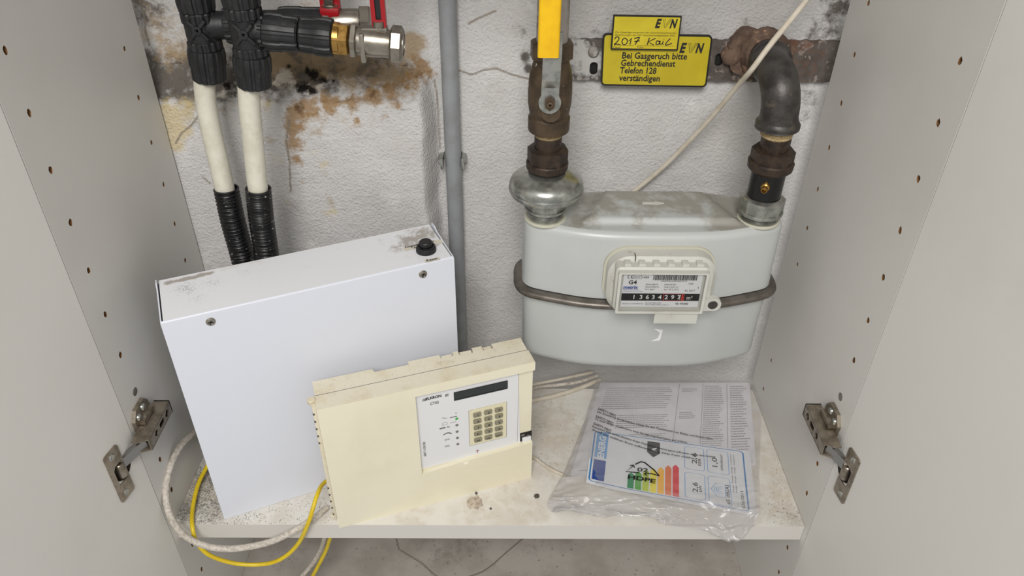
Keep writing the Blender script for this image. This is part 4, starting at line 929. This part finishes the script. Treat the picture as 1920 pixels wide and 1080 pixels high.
u, v = fl(*cc(764, 500), RD); stroke(q, [(u, v-.0005), (u, v+.0026), (u+.0018, v+.0026), (u+.0018, v+.0034), (u+.004, v+.0034), (u+.004, v+.0026), (u+.006, v+.0026), (u+.006, v-.0005)], .0003, fm, closed=True); build('printed_symbol', q, m_ink, al, 0); q = MB()
u, v = fl(*cc(804, 461), RD); u2, v2 = fl(*cc(842, 452), RD); stroke(q, [(u, v), (u2, v2)], .0009, fm)
u, v = fl(*cc(806, 489), RD); u2, v2 = fl(*cc(838, 481), RD)
for i in range(6): a_ = i/6; stroke(q, [(u+(u2-u)*a_, v+(v2-v)*a_), (u+(u2-u)*(a_+.1), v+(v2-v)*(a_+.1))], .0006, fm)
build('printed_line', q, m_ink, al, 0); q = MB()
u, v = fl(*cc(770, 553), RD); u2, v2 = fl(*cc(814, 545), RD); stroke(q, [(u+(u2-u)*i/8, v+(v2-v)*i/8+.0022*math.sin(i/8*math.pi)) for i in range(9)], .0011, fm)
build('printed_symbol', q, m_ink, al, 0); q = MB()
u, v = fl(*cc(837, 436), RD); flat(q, circ(u, v, .0007, 10), fm)
u, v = fl(*cc(660, 592), RD); qq = MB(); text(qq, '0051/N/2 9 1.6 9609', lambda a, b: fm(u+b, v-a), 0, 0, .0042, .0235, bold=.01); build('caption', qq, m_ink, al, 0)
build('printed_dot', q, m_ink, al, 0)
q = MB(); u, v = fl(*cc(952, 646), RD); stroke(q, [(u, v-.001), (u, v+.0045)], .0007, fm); stroke(q, [(u-.002, v+.0022), (u, v+.0045), (u+.002, v+.0022)], .0007, fm); build('arrow_print', q, m_magenta, al, 0)
for i, (a, b) in enumerate(((841, 466), (842, 500), (843, 535), (845, 568), (847, 601))):
    u, v = fl(*cc(a, b), RD); q = MB(); lathe(q, fA(u, RD-.0008, v), nA, [(.0018, 0), (.0018, .0004), (.0012, .0008)], 14); build('indicator', q, m_green if i == 0 else m_led, al, label='green indicator light' if i == 0 else None)
q = MB(); u, v = fl(*cc(1206, 560), RD); box(q, u-.0065, u+.0085, RD-.0004, RD+.0002, v-.009, v+.0065, AF); cn = build('connector_bay', q, m_socket, al, 0)
q = MB(); box(q, u-.004, u+.007, RD-.003, RD-.0004, v-.008, v-.001, AF, .0004); build('connector', q, m_white, cn, 20)
q = MB(); box(q, u-.0055, u-.001, RD-.0016, RD-.0006, v+.002, v+.005, AF); box(q, u+.002, u+.005, RD-.0016, RD-.0006, v-.001, v+.002, AF); build('wires', q, m_nickel, cn, 0)
q = MB(); x_ = (mc[1][0]); box(q, x_+.0003, x_+.0006, RD-.0010, RD, mc[2][1]+.004, lip, AF); build('strip_joint', q, m_inkl, al, 0)
u, v = fl(*cc(895, 700), 0); q = MB(); lathe(q, fA(u, .004, v-.002), (0, 0, 1), [(.0060, 0), (.0055, .0015), (.003, .0028), (.0005, .003)], 20); build('thumb_bump', q, m_cream, al)

# ================================================================== DOCUMENTS + BAG
def quadmap(c, z):                                     # c = picture corners tl,tr,br,bl on plane z
    P = [at(*q_, Z=z) for q_ in c]
    return lambda s, t, dz_=0: (P[3]*(1-s)*(1-t)+P[2]*s*(1-t)+P[1]*s*t+P[0]*(1-s)*t)+V((0, 0, dz_))
# instruction booklet
CM = ((1128, 716), (1404, 716), (1416, 868), (1072, 888))
Qm = quadmap(CM, .007)
ins = thing('instruction_booklet', 'grey printed instruction booklet inside the plastic bag under the meter', 'booklet', (Qm(.5, .5).x, Qm(.5, .5).y, .0003))
q = MB()
for i in range(4):
    z0 = .0008+i*.0016
    def fp(u, v, t, z0=z0, i=i): p = Qm(u, v); return V((p.x+.0006*i*(-1)**i, p.y-.0005*i, t))
    prism(q, [(0, 0), (1, 0), (1, 1), (0, 1)], fp, z0, z0+.0013)
build('pages', q, m_paper, ins, 0)
q = MB(); random.seed(11); fn = lambda s, t: Qm(s, t, .0006)
def para(x0, x1, y0, y1, rows, jag=.25, h=.55):
    dy = (y0-y1)/rows
    for i in range(rows):
        y = y0-i*dy-dy*.5; x = x0; xe = x1-random.random()*jag*(x1-x0)
        while x < xe:
            wd = random.uniform(.004, .016); flat(q, [(x, y-dy*h/2), (min(x+wd, xe), y-dy*h/2), (min(x+wd, xe), y+dy*h/2), (x, y+dy*h/2)], fn); x += wd+.003
para(.05, .50, .93, .66, 11, .15, .3); para(.17, .50, .60, .44, 7, .15, .3); para(.10, .50, .38, .10, 13, .1, .3)
para(.55, .66, .92, .86, 3, .3, .3); para(.55, .66, .62, .53, 4, .3, .3); para(.70, .83, .95, .05, 36, .3, .3); para(.87, .985, .95, .05, 30, .45, .3)
build('print', q, m_inkl, ins, 0)
q = MB()
for x in (.53, .69, .85): stroke(q, [(x, .02), (x, .97)], .0018, fn)
stroke(q, [(.03, .02), (.99, .02)], .003, fn); flat(q, [(.16, .31), (.52, .26), (.52, .235), (.16, .285)], fn)
build('rule_lines', q, m_inkg, ins, 0)
# energy label
CE = ((1112, 806), (1406, 846), (1419, 972), (1098, 912))
Qe = quadmap(CE, .0095)
def curl(s, t): return .006*max(0, .25-s)**2*16*(1-t)*.6+.004*(1-t)**3
def fe(s, t, d=0): return Qe(s, t, curl(s, t)+d)
ell = thing('energy_label', 'glossy energy rating sheet with coloured arrows in the bag, nearest the shelf edge', 'label', (Qe(.5, .5).x, Qe(.5, .5).y, .0085))
q = MB(); nn = 14
for j in range(nn+1):
    for i in range(nn*2+1): q.v.append(tuple(fe(i/nn/2, j/nn)))
for j in range(nn+1):
    for i in range(nn*2+1): q.v.append(tuple(fe(i/nn/2, j/nn, -.0006)))
n2 = nn*2+1; off = n2*(nn+1)
for j in range(nn):
    for i in range(nn*2):
        f = (j*n2+i, j*n2+i+1, (j+1)*n2+i+1, (j+1)*n2+i); q.f += [f, tuple(a+off for a in f[::-1])]; q.mi += [0, 0]
rim = [i for i in range(n2)]+[j*n2+n2-1 for j in range(1, nn+1)]+[nn*n2+i for i in range(n2-2, -1, -1)]+[j*n2 for j in range(nn-1, 0, -1)]
for a, b in zip(rim, rim[1:]+rim[:1]): q.f.append((a, b, b+off, a+off)); q.mi.append(0)
build('sheet', q, m_paper2, ell, 40, fix=False)
fe1 = lambda s, t: fe(s, t, .0003); fe2 = lambda s, t: fe(s, t, .0005)
def grid(mb, s0, s1, t0, t1, fn, n=8):
    for i in range(n):
        for j in range(3):
            a, b = s0+(s1-s0)*i/n, s0+(s1-s0)*(i+1)/n; c, d = t0+(t1-t0)*j/3, t0+(t1-t0)*(j+1)/3; mb.add([fn(a, c), fn(b, c), fn(b, d), fn(a, d)], [(0, 1, 2, 3)])
def rr2(x0, x1, y0, y1, r): 
    out = []
    P = rrect(x0*1.6, x1*1.6, y0, y1, r, 5); 
    for (a, b), (c, d) in zip(P, P[1:]+P[:1]):
        for k_ in range(4): out.append(((a+(c-a)*k_/4)/1.6, b+(d-b)*k_/4))
    return out
q = MB(); stroke(q, rr2(.015, .955, .05, .975, .04), .009, fe1, closed=True)
build('blue_frame', q, m_blue, ell, 0)
q = MB(); grid(q, .03, .105, .50, .97, fe1); build('blue_band', q, m_bluel, ell, 0)
q = MB(); grid(q, .03, .105, .09, .46, fe1); build('dark_band', q, m_blued, ell, 0)
q = MB(); text(q, 'ENERG', lambda a, b: fe2(.088-b, .50+a), 0, 0, .058, .40, bold=.03); build('band_lettering', q, m_white, ell, 0)
cols = [.265, .31, .355, .40, .445, .49, .535]; tops_ = [.30, .34, .39, .43, .47, .52, .55]
for i, s in enumerate(cols):
    top_ = tops_[i]; q = MB(); w2 = .019
    for k_ in range(6): a, b = .07+(top_-.07)*k_/6, .07+(top_-.07)*(k_+1)/6; q.add([fe1(s-w2, a), fe1(s+w2, a), fe1(s+w2, b), fe1(s-w2, b)], [(0, 1, 2, 3)])
    q.add([fe1(s-w2, top_), fe1(s+w2, top_), fe1(s, top_+.045)], [(0, 1, 2)]); build('rating_arrow', q, G[i], ell, 0)
q = MB(); flat(q, [(.355, .93), (.435, .93), (.435, .74), (.395, .66), (.355, .74)], fe1); build('class_tag', q, m_ink, ell, 0)
q = MB(); text(q, 'A', lambda a, b: fe2(.415-b, .76+a), 0, 0, .045, .075, bold=.03); build('class_letter', q, m_white, ell, 0)
q = MB()
for x0, x1, y0, y1 in ((.59, .71, .56, .93), (.73, .86, .56, .93), (.59, .71, .09, .50), (.73, .86, .07, .50)): stroke(q, rr2(x0, x1, y0, y1, .03), .004, fe1, closed=True)
q2 = MB(); rot = lambda s0, t0: (lambda a, b: fe1(s0-b, t0+a))
stroke(q, [(.745, .30), (.775, .20), (.83, .20), (.83, .40), (.775, .40)], .004, fe1, closed=True)
for r in (.02, .04, .06): stroke(q, [(.80-r*.6*math.sin(a), .30+r*math.cos(a)) for a in [math.radians(d) for d in range(-30, 211, 30)]], .004, fe1)
build('blue_boxes', q, m_bluel, ell, 0)
q = MB()
for s, x, y, h, wd in (('2,6', .665, .66, .045, .18), ('EER', .69, .64, .025, .12), ('1,0', .79, .66, .045, .15), ('kWh/60min*', .825, .62, .022, .26), ('2,6', .665, .2, .045, .16), ('kW', .69, .22, .025, .1), ('65 dB(A)', .852, .10, .032, .30), ('626/2011', .935, .08, .026, .26)):
    text(q, s, rot(x, y), 0, 0, h, wd, bold=.01)
for i in range(2):
    text(q, 'Energia · Energie · energy · ενεργεια', rot(.88+.018*i, .30), 0, 0, .012, .6)
build('lettering', q, m_ink, ell, 0)
# bag: control net (picture reading, height) -> grid surface, lower layer just above shelf
rows = [   # left x,y,z ; mid offset z ; right x,y,z
    ((1118, 706, .004), .009, (1409, 714, .006)),
    ((1110, 748, .003), .010, (1428, 745, .005)),
    ((1083, 826, .002), .012, (1427, 800, .004)),
    ((1053, 898, .002), .013, (1424, 880, .005)),
    ((1030, 935, .002), .012, (1424, 930, .010)),
    ((1026, 954, .002), .010, (1424, 966, .013)),
    ((1040, 966, .002), .004, (1416, 990, .010))]
tip = [(1043, 967, .001), (1100, 966, .001), (1156, 974, .002), (1215, 978, .004), (1262, 986, .004), (1318, 1003, -.004), (1366, 1023, -.012), (1392, 1018, -.010), (1413, 990, .000)]
NU, NV = 150, 130
def lerp(a, b, t): return [x+(y-x)*t for x, y in zip(a, b)]
def edge(L, v):
    f_ = v*(len(L)-1); i = min(int(f_), len(L)-2); return lerp(L[i], L[i+1], f_-i)
Lf = [r[0] for r in rows]; Rf = [r[2] for r in rows]; Mid = [(r[1],) for r in rows]
mb = MB(); milky = []
vsb = []
for j in range(NV+1):
    v = j/NV
    for i in range(NU+1):
        u = i/NU; a = edge(Lf, v); b = edge(Rf, v); p = lerp(a, b, u)
        # last quarter of rows bends to the tip curve
        tc_ = edge(tip, u); k_ = max(0, (v-.72)/.28); k_ = k_*k_*(3-2*k_); base_b = lerp(Lf[-1], Rf[-1], u)
        p = [p[0]+(tc_[0]-base_b[0])*k_, p[1]+(tc_[1]-base_b[1])*k_, p[2]+(tc_[2]-p[2])*k_]
        bul = (math.sin(math.pi*min(1, max(0, u)))**.35)*edge(Mid, v)[0]*(1-k_)
        fold = abs(mn.noise(V((u*3.5+v*5, v*4.5-u*3, 0)))); fold2 = abs(mn.noise(V((u*9+v*14, v*13-u*8, 4))))
        amt = .0062*(.15+1.5*max(0, v-.5)+.7*max(0, .16-u)*4+.5*max(0, u-.9)*6)
        zz = p[2]+bul+amt*(1.3-3*fold)+amt*.5*(1-3*fold2)+.0004*mn.noise(V((u*40, v*40, 2)))
        w_ = at(p[0], p[1], Z=p[2]+bul*.5)
        lim = .0105+max(0, curl(.2, .2))*0 if (.06 < u < .97 and v < .80) else (.0012 if w_.y > YS else -1)
        zz = max(zz, lim)
        if w_.y < YS+.001: zz = min(zz, .004+ (0 if w_.y > YS-.004 else (w_.y-YS+.004)*.5))
        vsb.append((w_.x, w_.y, zz))
        milky.append(.09+.30*max(0, .19-u)*5*min(1, v*5)+.34*max(0, (v-.66)/.34)**.7+.10*max(0, u-.93)*14)
fcs = [(j*(NU+1)+i, j*(NU+1)+i+1, (j+1)*(NU+1)+i+1, (j+1)*(NU+1)+i) for j in range(NV) for i in range(NU)]
bagbvh = BVHTree.FromPolygons([V(p) for p in vsb], fcs)
bag = thing('plastic_bag', 'wrinkled clear polythene bag around the papers, its corner drooping over the shelf edge', 'plastic bag', (vsb[len(vsb)//2][0], vsb[len(vsb)//2][1], .0005))
mb.add(vsb, fcs); bo = build('film', mb, m_bag, bag, 0, fix=False); bo.data.shade_smooth()
at_ = bo.data.attributes.new('milky', 'FLOAT', 'POINT'); at_.data.foreach_set('value', np.array(milky, dtype=np.float32))
def onbag(x, y):
    p = hit(x, y, bagbvh); return p+V((0, -.0002, .0006))
def textpath(q, s, P, size, wid=None, bold=0.01, dens=1):
    P = catmull([V((*p, 0)) for p in P], 8); ls = [0]
    for a, b in zip(P, P[1:]): ls.append(ls[-1]+(b-a).length)
    def fn(u, v):
        u = max(0, min(ls[-1]-1e-4, u)); i = max(k_ for k_ in range(len(ls)) if ls[k_] <= u); i = min(i, len(P)-2)
        t = (P[i+1]-P[i]).normalized(); p = P[i]+t*(u-ls[i])+V((t.y, -t.x, 0))*v; return onbag(p.x, p.y)
    text(q, s, fn, 0, 0, size, wid or ls[-1], bold=bold, res=3)
def c6(*L): return [(980+a/2.843, 660+b/2.843) for a, b in L]
q = MB()
textpath(q, 'SAFETY FIRST', c6((400, 308), (497, 348)), 6)
textpath(q, 'Um Erstickung zu vermeiden, halten Sie den Plastikbeutel von Babies und Kindern fern.', c6((395, 322), (480, 352), (600, 388), (780, 425), (900, 450), (1015, 470)), 5.2)
textpath(q, 'SAFETY FIRST', c6((388, 348), (482, 388)), 6)
textpath(q, 'To avoid danger of suffocation, keep this bag away from babies and children.', c6((385, 362), (500, 400), (640, 440), (760, 468), (878, 488)), 5.2)
textpath(q, 'SAFETY FIRST', c6((375, 386), (470, 428)), 6)
textpath(q, 'Prevention! Avec sachets plastiques danger d’asphyxie, protections against suffocation, using a new container', c6((370, 402), (500, 448), (640, 492), (760, 525), (900, 550), (1028, 565)), 5)
textpath(q, 'Avoid the children from suffocation bag away from children.', c6((368, 418), (500, 470), (640, 515), (760, 545), (925, 575)), 5)
build('printed_warning', q, m_ink, bag, 0, fix=False)
q = MB()
def line6(L, wd): stroke(q, [(a, -b) for a, b in c6(*L)], wd, lambda a, b: onbag(a, -b))
line6(((600, 600), (630, 586), (650, 590), (700, 630), (728, 662)), 2.3); line6(((728, 662), (690, 650), (650, 650)), 1.8); line6(((664, 640), (646, 650), (664, 662)), 1.8)
line6(((620, 645), (550, 638), (590, 608)), 1.8); line6(((572, 606), (592, 604), (596, 618)), 1.8)
textpath(q, '02', c6((610, 636), (668, 642)), 10, bold=.01); textpath(q, 'HDPE', c6((560, 676), (640, 688), (706, 702)), 10.5, bold=.03)
build('recycling_mark', q, m_ink, bag, 0, fix=False)

# ================================================================== CABLES
def cable(pts, r, mat, name, label, cat='cable', group=None, k=10):
    P = []
    for p in pts:
        kw = {p[2]: p[3]}; P.append(at(p[0], p[1], **kw))
    q = MB(); tube(q, P, r, 14, k); return tag(build(name, q, mat, None, 60), label, cat, group)
cable([(1535, -35, 'Y', .78), (1512, 0, 'Y', .778), (1446, 82, 'Y', .752), (1410, 130, 'Y', .748), (1380, 165, 'Y', .775), (1340, 213, 'Y', .80), (1295, 262, 'Y', .82), (1245, 312, 'Y', .832), (1195, 354, 'Y', .838), (1170, 372, 'Y', .84)], .0029, m_cablec, 'coaxial_cable', 'thin cream cable running diagonally across the wall above the meter')
cable([(420, 770, 'Y', .72), (398, 795, 'Y', .70), (370, 808, 'Y', .66), (342, 832, 'Y', .625), (322, 868, 'Y', .60), (311, 915, 'Y', .575), (316, 958, 'Y', .556), (338, 996, 'Y', .548), (378, 1021, 'Y', .545), (432, 1029, 'Y', .546), (500, 1018, 'Y', .550), (550, 996, 'Y', .556), (585, 974, 'Z', .0055), (613, 952, 'Z', .0042)], .0038, m_cable, 'cable', 'thick dirty white cable looping out over the shelf edge')
cable([(402, 850, 'Y', .66), (388, 875, 'Z', .012), (371, 910, 'Z', .01), (361, 955, 'Z', .006), (361, 990, 'Y', .560), (370, 1018, 'Y', .552), (395, 1042, 'Y', .551), (445, 1057, 'Y', .553), (500, 1057, 'Y', .556), (535, 1043, 'Y', .557), (562, 1015, 'Y', .558), (580, 975, 'Y', .556), (594, 930, 'Y', .575), (607, 906, 'Y', .60), (635, 890, 'Y', .625)], .0025, m_cabley, 'cable', 'thin yellow cable looping below the shelf edge in front of the white one')
cable([(640, 960, 'Y', .60), (622, 1000, 'Y', .62), (612, 1030, 'Y', .63), (598, 1058, 'Y', .63), (580, 1090, 'Y', .63), (550, 1130, 'Y', .63)], .0026, m_cabley, 'cable', 'short piece of yellow cable hanging under the shelf')
cable([(628, 960, 'Y', .62), (610, 1004, 'Y', .63), (602, 1030, 'Y', .64), (585, 1058, 'Y', .64), (562, 1085, 'Y', .64), (530, 1120, 'Y', .64)], .0034, m_cable, 'cable', 'grey cable hanging under the shelf beside the yellow one')
cable([(970, 758, 'Z', .004), (1003, 750, 'Z', .004), (1040, 742, 'Z', .004), (1080, 730, 'Z', .0042), (1125, 712, 'Z', .0045)], .0032, m_cablec, 'cable', 'cream cable lying along the back of the shelf, front one')
cable([(970, 742, 'Z', .010), (1003, 727, 'Z', .010), (1045, 722, 'Z', .010), (1085, 716, 'Z', .010), (1120, 704, 'Z', .010)], .0028, m_cable, 'cable', 'dirty grey cable along the back of the shelf, middle one')
cable([(970, 728, 'Z', .018), (1003, 720, 'Z', .018), (1045, 712, 'Z', .018), (1110, 698, 'Z', .018)], .0022, m_cablec, 'cable', 'thin cable highest against the wall behind the alarm unit')
cable([(980, 845, 'Z', .003), (1004, 860, 'Z', .0025), (1030, 878, 'Z', .0025), (1062, 893, 'Z', .0022)], .0021, m_cablec, 'cable', 'thin cream wire going from the alarm unit under the bag')

# ================================================================== CRUMBS
def crumb(px, py, rx, ry, h, mat, label, seed):
    random.seed(seed); c = at(px, py, Z=0); P = circ(0, 0, 1, 14, .25); q = MB()
    loft(q, [[(c.x+a*rx, c.y+b*ry, .0001) for a, b in P], [(c.x+a*rx*.93, c.y+b*ry*.93, h*(.6+.4*random.random())) for a, b in P], [(c.x+a*rx*.5, c.y+b*ry*.5, h*(1+.3*random.random())) for a, b in P]])
    tag(build('plaster_crumb', q, mat, None, 20), label, 'crumb', 'crumbs on the shelf')
crumb(891, 943, .0095, .0105, .0018, m_flake, 'large flat flake of plaster on the shelf below the alarm unit', 3)
crumb(1006, 931, .0034, .0036, .0015, m_debris, 'dark grey crumb on the shelf left of the plastic bag', 5)
crumb(920, 954, .0014, .0014, .001, m_debris, 'tiny dark crumb right beside the large plaster flake', 6)
crumb(893, 925, .0020, .0018, .001, m_debris, 'small crumb between the plaster flake and the alarm unit', 8)
# dirt grains: uncountable
random.seed(3); q = MB()
for _ in range(1500):
    r = random.random()
    if r < .72: px, py = random.gauss(390, 38), random.uniform(860, 982)
    elif r < .85: px, py = random.uniform(430, 620), random.uniform(930, 983)
    elif r < .93: px, py = random.uniform(1440, 1505), random.uniform(860, 983)
    else: px, py = random.uniform(1005, 1080), random.uniform(740, 900)
    c = at(px, py, Z=0)
    if not (XL+.002 < c.x < XR-.002 and YS+.001 < c.y < .80): continue
    l_ = BF.inverted() @ V(c)
    if -.003 < l_.x < BW and -.003 < l_.y < BD: continue
    s = random.uniform(.0003, .0009); a = random.uniform(0, 6.28)
    q.add([(c.x+s*math.cos(a+k_*2.1)*random.uniform(.6, 1.3), c.y+s*math.sin(a+k_*2.1)*random.uniform(.6, 1.3), .00005) for k_ in range(3)]+[(c.x, c.y, s*.6)], [(0, 1, 3), (1, 2, 3), (2, 0, 3)])
o = build('dirt_grains', q, m_debris, None, 0, fix=False); tag(o, 'dark dirt grains scattered over the shelf, densest in its left corner', 'dirt', kind='stuff')
